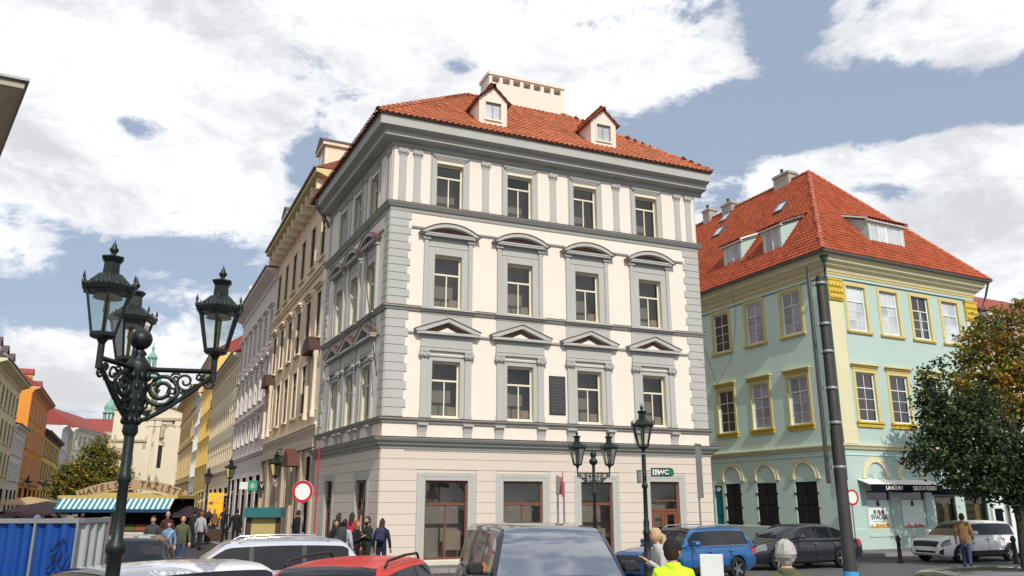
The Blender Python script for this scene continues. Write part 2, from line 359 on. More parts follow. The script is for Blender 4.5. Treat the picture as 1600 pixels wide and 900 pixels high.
# ------------------------------------------------------------------ ground
GND = mat('cobbled_street', (.085, .084, .086), .85, .18, .5, .0)
def cobble(m, cell, bump):
    t = m.node_tree; N = t.nodes; L = t.links; g = N.new('ShaderNodeNewGeometry'); v = N.new('ShaderNodeTexVoronoi'); v.feature = 'DISTANCE_TO_EDGE'; v.inputs['Scale'].default_value = 1 / cell
    L.new(g.outputs['Position'], v.inputs['Vector']); mr = N.new('ShaderNodeMapRange'); mr.inputs[2].default_value = .18; L.new(v.outputs[0], mr.inputs[0])
    bp = N.new('ShaderNodeBump'); bp.inputs['Strength'].default_value = bump; bp.inputs['Distance'].default_value = .03; L.new(mr.outputs[0], bp.inputs['Height'])
    b = N['Principled BSDF']; L.new(bp.outputs[0], b.inputs['Normal'])
    v2 = N.new('ShaderNodeTexVoronoi'); v2.inputs['Scale'].default_value = 1 / cell; L.new(g.outputs['Position'], v2.inputs['Vector'])
    src = b.inputs['Base Color'].links[0].from_socket
    h1 = N.new('ShaderNodeSeparateColor'); L.new(v2.outputs['Color'], h1.inputs[0])
    ma = N.new('ShaderNodeMath'); ma.operation = 'MULTIPLY_ADD'; L.new(h1.outputs[0], ma.inputs[0]); ma.inputs[1].default_value = .5; ma.inputs[2].default_value = .7
    mb2 = N.new('ShaderNodeMath'); mb2.operation = 'MULTIPLY'; L.new(ma.outputs[0], mb2.inputs[0])
    mr2 = N.new('ShaderNodeMapRange'); mr2.inputs[2].default_value = .1; mr2.inputs[3].default_value = .45; L.new(v.outputs[0], mr2.inputs[0]); L.new(mr2.outputs[0], mb2.inputs[1])
    sc = N.new('ShaderNodeVectorMath'); sc.operation = 'SCALE'; L.new(src, sc.inputs[0]); L.new(mb2.outputs[0], sc.inputs['Scale']); L.new(sc.outputs[0], b.inputs['Base Color'])
cobble(GND, .11, .8)
ASPH = mat('asphalt', (.10, .10, .105), .85, .15, .6, .5, 120, fine=.2)
PAVE = mat('mosaic_pavement', (.20, .195, .195), .85, .15, .6, .0); cobble(PAVE, .07, .6)
KERB = mat('granite_kerb', (.24, .235, .23), .8, .15, 3, .3, 60)
ob('ground', MB().quad((-3000, -500, 0), (3000, -500, 0), (3000, 4000, 0), (-3000, 4000, 0)), GND, kind='structure')

# ------------------------------------------------------------------ main corner building
OX, OY, A1, A2, FW, SL = -4.532, 28.194, 22.88, 116.68, 13.75, 9.5
main = emp('corner_house', (OX, OY, 0), 0, 'white four-storey corner house with grey trim and terracotta tile roof', 'house')
FR = Face(main, (0, 0), A1)
sd = Vector((math.cos(R(A2)), math.sin(R(A2))))
SD = Face(main, sd * SL, A2 - 180)
FC = [2.29, 5.25, 8.22, 11.2]                    # window centres on the front
SCN = [SL - 2.15, SL - 4.5, SL - 6.85]           # and on the street side
HW = .535
def rowops(cs, z0, z1, w=HW): return [(c - w, c + w, z0, z1) for c in cs]
GO = [(1.62, 3.20, .29, 2.94), (4.57, 6.14, .29, 2.94), (7.75, 9.10, .29, 2.94), (10.80, 12.14, .05, 2.98)]
GS = [(SL - 2.82, SL - 1.47, .05, 2.98), (SL - 7.43, SL - 6.25, .05, 3.05)]
for F_, wd, cs, go in ((FR, FW, FC, GO), (SD, SL, SCN, GS)):
    F_.put('wall', wall(0, wd, 0, 4.2, go, .2), [GROUNDF, GREYT, ROOM])
    F_.put('wall', wall(0, wd, 4.2, 13.0, rowops(cs, 5.17, 7.18) + rowops(cs, 9.22, 11.23), .26), [CREAM, WINW, ROOM])
    F_.put('wall', wall(0, wd, 13.0, 16.2, rowops(cs, 13.19, 14.97), .26), [GREYT, WINW, ROOM])
# back and right closing walls
bk = FR.P(FW, 10.5); br = FR.P(FW, 0); bl = FR.P(-.7, 10.5); sf = SD.P(0, 0)
ob('back_wall', MB().quad((br.x, br.y, 0), (bk.x, bk.y, 0), (bk.x, bk.y, 16.2), (br.x, br.y, 16.2)).quad((bk.x, bk.y, 0), (bl.x, bl.y, 0), (bl.x, bl.y, 16.2), (bk.x, bk.y, 16.2)).quad((sf.x, sf.y, 0), (bl.x, bl.y, 0), (bl.x, bl.y, 16.2), (sf.x, sf.y, 16.2)), CREAM, main)
PATH = [SD.P(0)[:2], (0, 0), FR.P(FW)[:2], FR.P(FW, 6)[:2]]
def course(name, prof, m_, parent=main): return ob(name, sweep(PATH, prof), m_, parent)
pl = course('plinth', [(-.02, 0), (.06, 0), (.06, .25), (.03, .28), (-.02, .28)], PLINTH)
gc = course('ground_floor_cornice', [(-.02, 4.0), (.06, 4.02), (.08, 4.1), (.18, 4.16), (.2, 4.22), (.30, 4.28), (.36, 4.36), (.36, 4.39), (-.02, 4.41)], GREYD)
ob('flashing', sweep(PATH, [(-.01, 4.415), (.38, 4.392), (.385, 4.40), (.385, 4.415), (-.01, 4.432)]), FLASH, gc)
sc_ = course('sill_course', [(-.02, 4.91), (.07, 4.92), (.09, 4.98), (.17, 5.03), (.18, 5.08), (-.02, 5.09)], GREYD)
ob('flashing', sweep(PATH, [(-.01, 5.093), (.195, 5.083), (.195, 5.10), (-.01, 5.115)]), FLASH, sc_)
s3 = course('string_course', [(-.02, 8.98), (.06, 8.99), (.1, 9.06), (.15, 9.1), (.15, 9.15), (-.02, 9.16)], GREYD)
ob('flashing', sweep(PATH, [(-.01, 9.163), (.165, 9.153), (.165, 9.168), (-.01, 9.18)]), FLASH, s3)
s4 = course('string_course', [(-.02, 12.80), (.03, 12.80), (.035, 12.93), (.09, 12.96), (.15, 13.04), (.19, 13.09), (.19, 13.12), (-.02, 13.13)], GREYD)
ob('flashing', sweep(PATH, [(-.01, 13.133), (.205, 13.123), (.205, 13.14), (-.01, 13.155)]), FLASH, s4)
RPATH = PATH[:2] + [FR.P(FW + .38)[:2]]
cn = ob('roof_cornice', sweep(RPATH, [(-.05, 15.42), (.04, 15.44), (.06, 15.58), (.42, 15.62), (.46, 15.64), (.46, 15.81), (.52, 15.85), (.70, 15.90), (.74, 15.92), (.74, 16.2), (.77, 16.27), (-.05, 16.3)]), GREYT, main)
ob('gutter', sweep(RPATH, [(.64, 16.302), (.79, 16.28), (.84, 16.30), (.84, 16.36), (.81, 16.36), (.79, 16.32), (.64, 16.33)]), FLASH, cn)

# channelled ground floor: every stone course between the openings is a piece of its own
JZ = [.285, .72, 1.10, 1.45, 1.81, 2.19, 2.56, 2.93, 3.31, 3.67, 4.02]
def courses(F_, wd, frames):
    for k in range(len(JZ) - 1):
        z0, z1 = JZ[k] + (.005 if k else .01), JZ[k + 1] - .005; cuts = [0.0]
        for a, b, zt in frames:
            if z0 < zt - .05: cuts += [a, b]
        cuts.append(wd)
        for a, b in zip(cuts[::2], cuts[1::2]):
            if b - a > .05: F_.put('stone_course', MB().cbox(a, b, -.03, .01, z0, z1, .006), GROUNDF)
courses(FR, FW, [(1.29, 3.53, 3.22), (4.28, 6.43, 3.22), (7.46, 9.39, 3.22), (10.5, 12.44, 3.22)])
courses(SD, SL, [(SL - 7.75, SL - 5.95, 3.24), (SL - 3.12, SL - 1.18, 3.22)])
FR.put('thin_moulding', MB().box(.82, FW - .4, -.05, 0, 3.955, 3.99), GREYD)

# ground-floor frames, shop windows and doors
def shopfront(F_, a, b, z0, z1, kind, trim=.30):
    F_.put('grey_surround', MB().cbox(a - trim, a, -.045, .02, .285, z1 + .28, .012).cbox(b, b + trim, -.045, .02, .285, z1 + .28, .012).cbox(a, b, -.045, .02, z1, z1 + .28, .012)
           .box(a - trim * .55, a - trim * .5, -.055, -.04, .285, z1 + .14).box(b + trim * .5, b + trim * .55, -.055, -.04, .285, z1 + .14).box(a - trim * .55, b + trim * .55, -.0551, -.0401, z1 + .14, z1 + .155), GREYT)
    c, w, h = (a + b) / 2, b - a, z1 - z0
    if kind == 'window':
        window(F_, c, z0, w, h, h * .70, BROWN, GLASS, 1, 1, 2, 1, .08, .07, .045, name='shop_window')
        o = F_.put('shop_reflection_panel', MB().box(c + .07, b - .07, .5, .52, z0 + .28, z0 + .95), PALE)  # added panel, imitates the bright reflection low in the shop glass
    else:
        d = F_.put('door', MB().box(a, a + .08, .08, .16, z0, z1).box(b - .08, b, .08, .16, z0, z1).box(a + .08, b - .08, .08, .16, z1 - .08, z1).box(a + .08, b - .08, .07, .16, z0 + h * .62, z0 + h * .62 + .09).box(a + .08, b - .08, .075, .16, z0 + h * .75, z0 + h * .75 + .05), BROWN)
        ob('pane', MB().quad((a + .08, .13, z0 + h * .62), (b - .08, .13, z0 + h * .62), (b - .08, .13, z1 - .08), (a + .08, .13, z1 - .08)), GLASS, d)
        for s in (0, 1):
            x0 = a + .085 + s * (w / 2 - .08); x1 = x0 + w / 2 - .09; zt = z0 + h * .62 - .005; zm = z0 + h * .28
            lf = ob('door_leaf', MB().box(x0, x0 + .13, .09, .15, z0, zt).box(x1 - .13, x1, .09, .15, z0, zt).box(x0 + .13, x1 - .13, .09, .15, z0, zm).box(x0 + .13, x1 - .13, .09, .15, zt - .12, zt)
                    .cbox(x0 + .16, x1 - .16, .075, .1, z0 + .15, zm - .12, .02), BROWN, d)
            ob('pane', MB().quad((x0 + .13, .12, zm), (x1 - .13, .12, zm), (x1 - .13, .12, zt - .12), (x0 + .13, .12, zt - .12)), GLASS, lf)
            if s: ob('handle', MB().tube([(x0 + .06, .06, z0 + 1.02), (x0 + .06, .04, z0 + 1.05), (x0 + .06, .04, z0 + 1.2), (x0 + .06, .08, z0 + 1.22)], .012), METAL, lf)
for g in GO[:3]: shopfront(FR, *g, 'window')
shopfront(FR, *GO[3], 'door')
for g in GS: shopfront(SD, *g, 'door', .26)

# quoins: every block on its own
for F_, wd in ((FR, FW), (SD, SL)):
    for z0, z1, n in ((5.12, 8.97, 12), (9.18, 12.79, 12)):
        for k in range(n):
            a = z0 + (z1 - z0) * k / n; b = z0 + (z1 - z0) * (k + 1) / n
            for s in (0, 1):
                w = (.80 if (k % 2) else .70)
                if F_ is SD: w = (.62 if (k % 2) else .5)
                x = (0, w) if s == 0 else (wd - w, wd)
                F_.put('quoin', MB().cbox(x[0], x[1], -.04, .01, a + .006, b - .006, .012), GREYT)

# window dressings, one mesh of each kind shared by all bays
def arc(x0, x1, z0, rise, n=14):
    w = (x1 - x0) / 2; r = (w * w + rise * rise) / (2 * rise); cx = (x0 + x1) / 2; cz = z0 + rise - r; a = math.asin(w / r)
    return [(cx + r * math.sin(t), cz + r * math.cos(t)) for t in [-a + 2 * a * i / n for i in range(n + 1)]]
top_sur = MB().cbox(-.74, -HW, -.04, .01, 13.15, 15.30, .01).cbox(HW, .74, -.04, .01, 13.15, 15.30, .01)
for i in range(4): top_sur.box(-HW - .03 - .05 * i, HW + .03 + .05 * i, -.05 - .025 * i, .01, 15.10 + .05 * i, 15.149 + .05 * i)
top_sur = top_sur.mesh('window_surround', GREYT)
top_lin = MB().box(-HW, HW, -.03, .01, 14.975, 15.095).mesh('lintel', WINW)
m = MB().cbox(-.80, -HW, -.05, .01, 9.17, 11.50, .012).cbox(HW, .80, -.05, .01, 9.17, 11.50, .012).cbox(-HW, HW, -.05, .01, 11.24, 11.50, .012)
m.box(-.80, .80, -.03, .01, 11.505, 11.92).box(-.80, .80, -.05, .0, 11.55, 11.575)
for s in (-1, 1):
    x = sorted((s * .80, s * .965)); m.cbox(x[0], x[1], -.09, .01, 9.17, 11.92, .012); x = sorted((s * .74, s * 1.02)); m.box(x[0], x[1], -.14, .01, 11.80, 11.92)
    m.box(sorted((s * .86, s * .91))[0], sorted((s * .86, s * .91))[1], -.105, -.08, 11.3, 11.36)
sur3 = m.mesh('window_surround', GREYT)
o_ = arc(-1.18, 1.2, 12.02, .42); i_ = arc(-.98, 1.0, 12.02, .27)
m = MB()
for k in range(len(o_) - 1): m.prism([o_[k], o_[k + 1], i_[k + 1], i_[k]], -.30, .01)
m.box(-1.0, 1.02, -.24, .01, 11.925, 12.018); m.box(-1.16, 1.18, -.26, .01, 11.99, 12.045)
ped3 = m.mesh('curved_pediment', GREYT)
m = MB()
oo = arc(-1.21, 1.23, 12.03, .435)
for k in range(len(o_) - 1): m.prism([oo[k], oo[k + 1], o_[k + 1], o_[k]], -.33, .01)
ped3f = m.mesh('flashing', FLASH)
ped3t = MB().prism([(-.97, 12.05)] + i_[1:-1] + [(.99, 12.05)], -.06, .01).mesh('tympanum', TYMP)
m = MB().box(-.99, .99, -.03, .01, 8.30, 9.02).box(-1.03, 1.03, -.12, .01, 9.02, 9.09).box(-1.06, 1.06, -.2, .01, 9.09, 9.158).box(-.99, .99, -.05, .0, 8.93, 8.95)
apr3 = m.mesh('apron_panel', GREYT)
m = MB().cbox(-.72, -HW, -.04, .01, 5.12, 7.32, .01).cbox(HW, .72, -.04, .01, 5.12, 7.32, .01).cbox(-HW, HW, -.04, .01, 7.19, 7.32, .01).box(-.7, .7, -.07, .01, 7.36, 7.42)
for s in (-1, 1): x = sorted((s * .72, s * .97)); m.cbox(x[0], x[1], -.08, .01, 5.12, 7.28, .012); m.box(x[0] - .02, x[1] + .02, -.1, .0, 5.12, 5.28)
m.box(-1.0, 1.0, -.07, .01, 7.54, 8.14).box(-1.02, 1.02, -.11, .01, 7.56, 7.62).box(-1.01, 1.01, -.09, .01, 7.68, 7.71)
sur2 = m.mesh('window_surround', GREYT)
cap2 = capital(.36, .26, .1).mesh('scroll_capital', GREYT)
m = MB().box(-1.2, 1.22, -.26, .01, 8.14, 8.235)
for s in (-1, 1): m.prism([(s * 1.25, 8.235), (s * 1.25, 8.31), (0, 8.76), (0, 8.62), (s * .98, 8.235)], -.28, .01)
ped2 = m.mesh('triangular_pediment', GREYT)
m = MB()
for s in (-1, 1): m.prism([(s * 1.28, 8.305), (s * 1.28, 8.325), (0, 8.785), (0, 8.762)], -.31, .01)
ped2f = m.mesh('flashing', FLASH)
ped2t = MB().prism([(-.96, 8.237), (.96, 8.237), (0, 8.615)], -.05, .01).mesh('tympanum', TYMP)
ped2c = MB().prism([(-.42, 8.24), (.42, 8.24), (0, 8.44)], -.07, .0).mesh('tympanum_relief', CREAM)
m = MB(); prismx(m, [(0, 4.43), (-.05, 4.43), (-.06, 4.6), (-.10, 4.75), (-.17, 4.84), (-.17, 4.9), (0, 4.9)], -.16, .16); m.box(-.19, .19, -.2, 0, 4.85, 4.91)
brk = m.mesh('bracket', GREYT)
capT = capital(.34, .30, .07).mesh('scroll_capital', GREYT)
pilT = MB().cbox(-.145, .145, -.055, .01, 13.3, 15.05, .012).box(-.165, .165, -.065, .01, 13.15, 13.3).box(-.165, .165, -.065, .01, 15.05, 15.09).mesh('pilaster', GREYT)
for F_, wd, cs in ((FR, FW, FC), (SD, SL, SCN)):
    sx = 1.0 if F_ is FR else .9
    def putw(name, me, x, parent=None):
        o = F_.put(name, me, None, x) if parent is None else ob(name, me, None, parent)
        if parent is None and sx != 1: o.scale = (sx, 1, 1)
        return o
    for c in cs:
        putw('window_surround', top_sur, c); putw('lintel', top_lin, c); putw('window_surround', sur3, c)
        p = putw('curved_pediment', ped3, c); putw('flashing', ped3f, 0, p); putw('tympanum', ped3t, 0, p)
        putw('apron_panel', apr3, c); putw('window_surround', sur2, c)
        p = putw('triangular_pediment', ped2, c); putw('flashing', ped2f, 0, p); putw('tympanum', ped2t, 0, p); putw('tympanum_relief', ped2c, 0, p)
        for s in (-1, 1):
            F_.put('scroll_capital', cap2, None, c + s * .86 * sx, -.06, 7.28); F_.put('bracket', brk, None, c + s * .86 * sx)
        for z, h, zt in ((13.19, 1.78, 1.27), (9.22, 2.01, 1.30), (5.17, 2.01, 1.33)):
            window(F_, c, z, 2 * HW, h, zt, WINW, GLASS, reflection=(z < 13), y=.16, bar=.032)
    # cream panels of the top floor, with pilasters
    eds = [0.05] + [v for c in cs for v in ((c - .80, c + .80) if F_ is FR else (c - .80, c + .80))] + [wd - .05]
    if F_ is SD: eds = [.05] + [v for c in sorted(cs) for v in (c - .80, c + .80)] + [wd - .05]
    for a, b in zip(eds[::2], eds[1::2]):
        F_.put('cream_panel', MB().cbox(a, b, -.02, .005, 13.16, 15.38, .006), CREAM)
        mid = [(a + b) / 2] if b - a < 1.42 and not (a < .1 or b > wd - .1) else ([a + .34, a + .91] if a < .1 else [b - .34, b - .91])
        if F_ is SD and (a < .1 or b > wd - .1): mid = [a + .3] if a < .1 else [b - .3]
        for x in mid:
            F_.put('pilaster', pilT, None, x); F_.put('scroll_capital', capT, None, x, -.03, 15.09)
    # thin bands between the pediments
    for z, g in ((12.24, .98), (8.19, 1.2)):
        ends = [.82 if F_ is FR else .64] + [v for c in sorted(cs) for v in (c - g * (sx if F_ is SD else 1), c + g * (sx if F_ is SD else 1))] + [wd - (.82 if F_ is FR else .64)]
        for a, b in zip(ends[::2], ends[1::2]):
            if b - a > .04: F_.put('thin_band', MB().box(a, b, -.06, .005, z - .03, z + .035).box(a, b, -.04, .005, z - .06, z - .031), GREYD)
pq = FR.put('plaque', MB().cbox(6.46, 7.15, -.06, .0, 5.44, 6.92, .02), mat('slate', (.045, .047, .052), .45, .2, 6, .2))
m = MB()
for i in range(11): m.box(6.54 + .03 * (i % 3), 7.07 - .04 * ((i * 2) % 3), -.064, -.058, 5.58 + .115 * i, 5.62 + .115 * i)
ob('raised_lines', m, mat('slate_light', (.075, .078, .085), .5, .2, 6, .1), pq)

# roof
EZ, OV, PT = 16.34, .82, .82
B_ = FR.P(-OV * 1.03, -OV); A_ = SD.P(-.15, -OV); C_ = FR.P(FW + .45, -OV); D_ = FR.P(FW + .45, 10.2); A2_ = FR.P(-OV - .75, 10.2)
RD = 4.55; RZ = EZ + PT * (RD + OV); R1 = FR.P(4.55, RD, RZ); R2 = FR.P(9.35, RD, RZ)
for q in (B_, A_, C_, D_, A2_): q.z = EZ
rf = ob('roof', MB().quad(B_, C_, R2, R1).add([C_, D_, R2], [(0, 1, 2)]).add([A2_, B_, R1], [(0, 1, 2)]).quad(D_, A2_, R1, R2), TILE3, main)
tw, tl = .235, .33
tmb = tile_mb(tw, tl, .055); tme = tmb.mesh('roof_tile', TILE)
rows = slope_tiles(B_, C_, R2, R1, tw, tl); cnt = 0; rest = MB()
for row in rows:
    for M in row:
        if cnt < 296: ob('roof_tile', tme, None, rf, M=M); cnt += 1
        else: rest.add2(tmb, M)
for q in ((C_, D_, R2, R2), (A2_, B_, R1, R1)):
    for row in slope_tiles(*q, tw, tl):
        for M in row: rest.add2(tmb, M)
ob('roof_tiles', rest, TILE, rf, kind='stuff')
ridge_caps(rf, B_ + Vector((0, 0, .06)), R1 + Vector((0, 0, .08)), TILE); ridge_caps(rf, C_ + Vector((0, 0, .06)), R2 + Vector((0, 0, .08)), TILE); ridge_caps(rf, R1 + Vector((0, 0, .08)), R2 + Vector((0, 0, .08)), TILE)
# chimney with a row of flue openings
ch = emp('chimney', FR.P(7.55, 4.35, 19.4), FR.a); ch.parent = main
CH = mat('chimney_plaster', (.70, .63, .55), .85, .05, .8, .15, streak=.04)
H0, H1 = 0, 2.62
hops = [(-1.98 + .16 + .545 * i, -1.98 + .16 + .545 * i + .37, H1 - .36, H1 - .06) for i in range(7)]
ob('shaft', wall(-1.98, 1.98, H0 - .8, H1, hops, .55, 0).quad((-1.98, 1.15, -.8), (1.98, 1.15, -.8), (1.98, 1.15, H1), (-1.98, 1.15, H1)).quad((-1.98, 0, -.8), (-1.98, 1.15, -.8), (-1.98, 1.15, H1), (-1.98, 0, H1)).quad((1.98, 0, -.8), (1.98, 1.15, -.8), (1.98, 1.15, H1), (1.98, 0, H1)).box(-1.9, 1.9, .56, .6, H1 - .6, H1 - .02, 2), [CH, CH, mat('soot', (.22, .18, .15), .9)], ch)
ob('cap_slab', MB().box(-2.04, 2.04, -.06, 1.21, H1, H1 + .17), CH, ch)
def dormer(u):
    d = emp('dormer', FR.P(u, -.05, 0), FR.a); d.parent = main; hw = .61; z0, z1, za = 16.95, 18.15, 18.72
    mm = wall(-hw, hw, z0, z1, [(-.34, .34, 17.27, 18.02)], .12, .5, .1).add([(-hw, 0, z1), (hw, 0, z1), (0, 0, za)], [(0, 1, 2)])
    for s in (-1, 1): mm.quad((s * hw, 0, z0), (s * hw, 2.2, z0), (s * hw, 2.2, z1), (s * hw, 0, z1))
    ob('gable_wall', mm, [CH, WINW, ROOM], d)
    fd = Face(d, (0, 0), 0)
    ob('frame', MB().box(-.41, -.34, -.04, .02, 17.2, 18.09).box(.34, .41, -.04, .02, 17.2, 18.09).box(-.34, .34, -.04, .02, 18.02, 18.09).box(-.34, .34, -.06, .02, 17.2, 17.27), WINW, d)
    wd_ = ob('casement', MB().box(-.34, -.3, .05, .09, 17.27, 18.02).box(.3, .34, .05, .09, 17.27, 18.02).box(-.02, .02, .05, .09, 17.27, 18.02).box(-.3, -.02, .05, .09, 17.97, 18.02).box(.02, .3, .05, .09, 17.97, 18.02), GREYD, d)
    ob('pane', MB().quad((-.3, .07, 17.27), (.3, .07, 17.27), (.3, .07, 18.0), (-.3, .07, 18.0)), PANEP, wd_)
    tm = MB(); t2 = tile_mb(.2, .3, .05)
    for s in (-1, 1):
        e0 = Vector((s * .72, -.1, z1 - .09)); e1 = Vector((s * .72, 2.4, z1 - .09)); t0 = Vector((0, -.1, za + .03)); t1 = Vector((0, 2.4, za + .03))
        q = (e0, e1, t1, t0) if s < 0 else (e1, e0, t0, t1)
        for row in slope_tiles(*((e1, e0, t0, t1) if s < 0 else (e0, e1, t1, t0)), .2, .3):
            for M in row: tm.add2(t2, M)
        tm.quad(e0 - Vector((0, 0, .02)), e1 - Vector((0, 0, .02)), t1 - Vector((0, 0, .02)), t0 - Vector((0, 0, .02)))
    ob('gable_tiles', tm, TILE, d, kind='stuff'); ridge_caps(d, (0, -.12, za + .08), (0, 2.2, za + .08), TILE, .09, .36, joined=True)
dormer(4.06); dormer(9.2)
# cable bracket on the street side
cb = ob('cable_bracket', MB().tube([SD.P(SL - 1.2, -.02, 8.6), SD.P(SL - .75, -.5, 8.7), SD.P(SL - .3, -.02, 8.95)], .012).tube([SD.P(SL - 2.6, -.1, 13.0), SD.P(SL - 2.0, -.25, 11.5), SD.P(SL - 1.7, -.28, 10), SD.P(SL - .5, -.12, 6.6)], .018).tube([SD.P(SL - .9, -.1, 8.1), SD.P(SL - .5, -.14, 6.6)], .012), BLACK, main)
dp = FR.P(FW + .02, .3)
ob('rain_pipe', MB().tube([SD.P(.2, -.78, 16.3), SD.P(.2, -.78, 15.9), SD.P(.1, -.2, 15.3), SD.P(.1, -.1, 15.0)], .06, 8), METAL, main)
# ------------------------------------------------------------------ mint green corner building
MINT = mat('mint_plaster_shade_lift', (.56, .71, .63), .85, .05, .5, .12, 60, streak=.05, fine=.03)  # street-side copy of the wall tone, lifted to make up for shade
MINTL = mat('mint_plaster_lit_tone', (.41, .53, .49), .85, .05, .5, .12, 60, streak=.04, fine=.03)  # same plaster, toned darker for the sunlit square side
YEL = mat('yellow_trim', (.60, .49, .19), .8, .1, 1.5, .1, streak=.05)
PYEL = mat('pale_yellow_trim', (.64, .60, .40), .8, .07, 1.2, .1, streak=.05)
GOLD = mat('golden_yellow_stucco', (.56, .40, .05), .7, .2, 5, .4, 25)
NAVY = mat('black_awning', (.008, .009, .014), .95, .1, spec=.05)
MX, MY, MA, MB_ = 15.405, 37.877, 26.8, 115.03
MW, ML_ = 11.4, 17.0
mint = emp('mint_corner_building', (MX, MY, 0), 0, 'mint green corner building with yellow trim and red tiled hip roof', 'building')
MRF = Face(mint, (0, 0), MA); md = Vector((math.cos(R(MB_)), math.sin(R(MB_)))); MLF = Face(mint, md * ML_, MB_ - 180)
LV = [ML_ - 2.45, ML_ - 5.2, ML_ - 7.97, ML_ - 10.7, ML_ - 13.5]; RU = [2.0, 4.38, 6.78, 9.18]
lo = [(c - .66, c + .66, z, z + h) for c in LV for z, h in ((5.95, 2.35), (10.5, 2.2))]
DV = [(1.83, 3.25), (4.55, 6.0), (7.27, 8.5)]
lg = [(ML_ - b, ML_ - a, 0.02, 3.18) for a, b in DV] + [(ML_ - 9.45, ML_ - 8.78, .02, 3.1)]
MLF.put('wall', wall(0, ML_, 0, 4.7, lg, .22, 0), [MINT, MINT, ROOM]); MLF.put('wall', wall(0, ML_, 4.7, 13.3, lo, .16, 0), [MINT, MINT, ROOM])
ro = [(c - .66, c + .66, z, z + h) for c in RU for z, h in ((5.95, 2.35), (10.4, 2.3))]
rg = [(1.12, 2.86, .72, 2.78), (3.46, 5.3, .72, 2.78), (5.95, 7.5, .05, 2.52), (8.2, 9.95, .05, 2.52)]
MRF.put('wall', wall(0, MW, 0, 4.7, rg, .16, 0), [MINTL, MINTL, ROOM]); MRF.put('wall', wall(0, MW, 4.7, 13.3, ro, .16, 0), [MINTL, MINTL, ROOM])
e1 = MRF.P(MW); e2 = MRF.P(MW, 16)
ob('back_wall', MB().quad((e1.x, e1.y, 0), (e2.x, e2.y, 0), (e2.x, e2.y, 13.3), (e1.x, e1.y, 13.3)), MINT, mint)
MP = [MLF.P(0)[:2], (0, 0), MRF.P(MW)[:2], MRF.P(MW, 8)[:2]]
def mcourse(name, prof, m_, parent=mint): return ob(name, sweep(MP, prof), m_, parent)
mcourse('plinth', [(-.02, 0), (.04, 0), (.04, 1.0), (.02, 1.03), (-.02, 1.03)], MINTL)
mcourse('belt_course', [(-.02, 4.6), (.08, 4.62), (.12, 4.7), (.2, 4.78), (.2, 4.84), (-.02, 4.86)], PYEL)
mcourse('thin_moulding', [(-.02, 4.33), (.04, 4.34), (.04, 4.39), (-.02, 4.4)], MINT)
mcourse('thin_moulding', [(-.02, 12.9), (.05, 12.91), (.05, 12.95), (-.02, 12.96)], METAL)
mc = mcourse('roof_cornice', [(-.02, 13.22), (.06, 13.24), (.1, 13.36), (.26, 13.5), (.3, 13.56), (.42, 13.66), (.46, 13.7), (.46, 13.82), (.56, 13.9), (.58, 13.98), (-.02, 14.0)], PYEL)
ob('cornice_band', sweep(MP, [(-.01, 13.12), (.03, 13.12), (.035, 13.215), (-.01, 13.215)]), YEL, mc)
ob('gutter', sweep(MP, [(.50, 14.002), (.66, 13.94), (.74, 13.98), (.76, 14.08), (.73, 14.08), (.66, 14.0), (.50, 14.03)]), METAL, mc)
def msur(w, h): return MB().cbox(-w - .17, -w, -.04, .01, 0, h, .01).cbox(w, w + .17, -.04, .01, 0, h, .01).cbox(-w - .17, w + .17, -.041, .01, h, h + .17, .01)
S2 = msur(.66, 2.35).mesh('window_surround', YEL); S3 = msur(.66, 2.25).mesh('window_surround', YEL)
SILL = MB().box(-.9, .9, -.12, .01, -.12, -.03).box(-.86, .86, -.08, .01, -.17, -.121).mesh('sill', YEL)
SILLB = MB().box(-.92, .92, -.14, .01, -.1, -.02).box(-.88, .88, -.08, .01, -.28, -.101).mesh('sill', GOLD)
HOOD = MB().box(-.95, .95, -.2, .01, 2.7, 2.76).box(-.9, .9, -.12, .01, 2.62, 2.699).box(-.86, .86, -.06, .01, 2.53, 2.619).mesh('hood', YEL)
for F_, cs, pm2, pm3, z3 in ((MLF, LV[:3], PANEL_, PANEL_, 10.5), (MRF, RU, PANEP, PANEP, 10.4)):
    for i, c in enumerate(cs):
        F_.put('window_surround', S2, None, c, 0, 5.95); F_.put('window_surround', S3, None, c, 0, z3); F_.put('sill', SILL, None, c, 0, z3)
        F_.put('sill', SILLB, None, c, 0, 5.95); F_.put('hood', HOOD, None, c, 0, 5.95)
        dark = (F_ is MLF and i == 2)
        window(F_, c, 5.95, 1.32, 2.35, 1.62, WHITE, PANEG if dark or F_ is MRF else pm2, 2, 1, 2, 3, .08, .07, .022)
        window(F_, c, z3, 1.32, 2.2 if F_ is MLF else 2.3, 1.5, WHITE, PANEG if dark or (F_ is MRF and i == 2) else pm3, 2, 1, 2, 3, .08, .07, .022)
ol = MRF.put('open_casement', MB().box(0, .05, 0, .04, 0, 1.4).box(.5, .55, 0, .04, 0, 1.4).box(.05, .5, 0, .04, 0, .06).box(.05, .5, 0, .04, 1.34, 1.4).box(.05, .5, .01, .03, .45, .48).box(.05, .5, .01, .03, .9, .93), WHITE, RU[2] + .08, .05, 10.45)
ol.rotation_euler[2] += R(-70) * -1
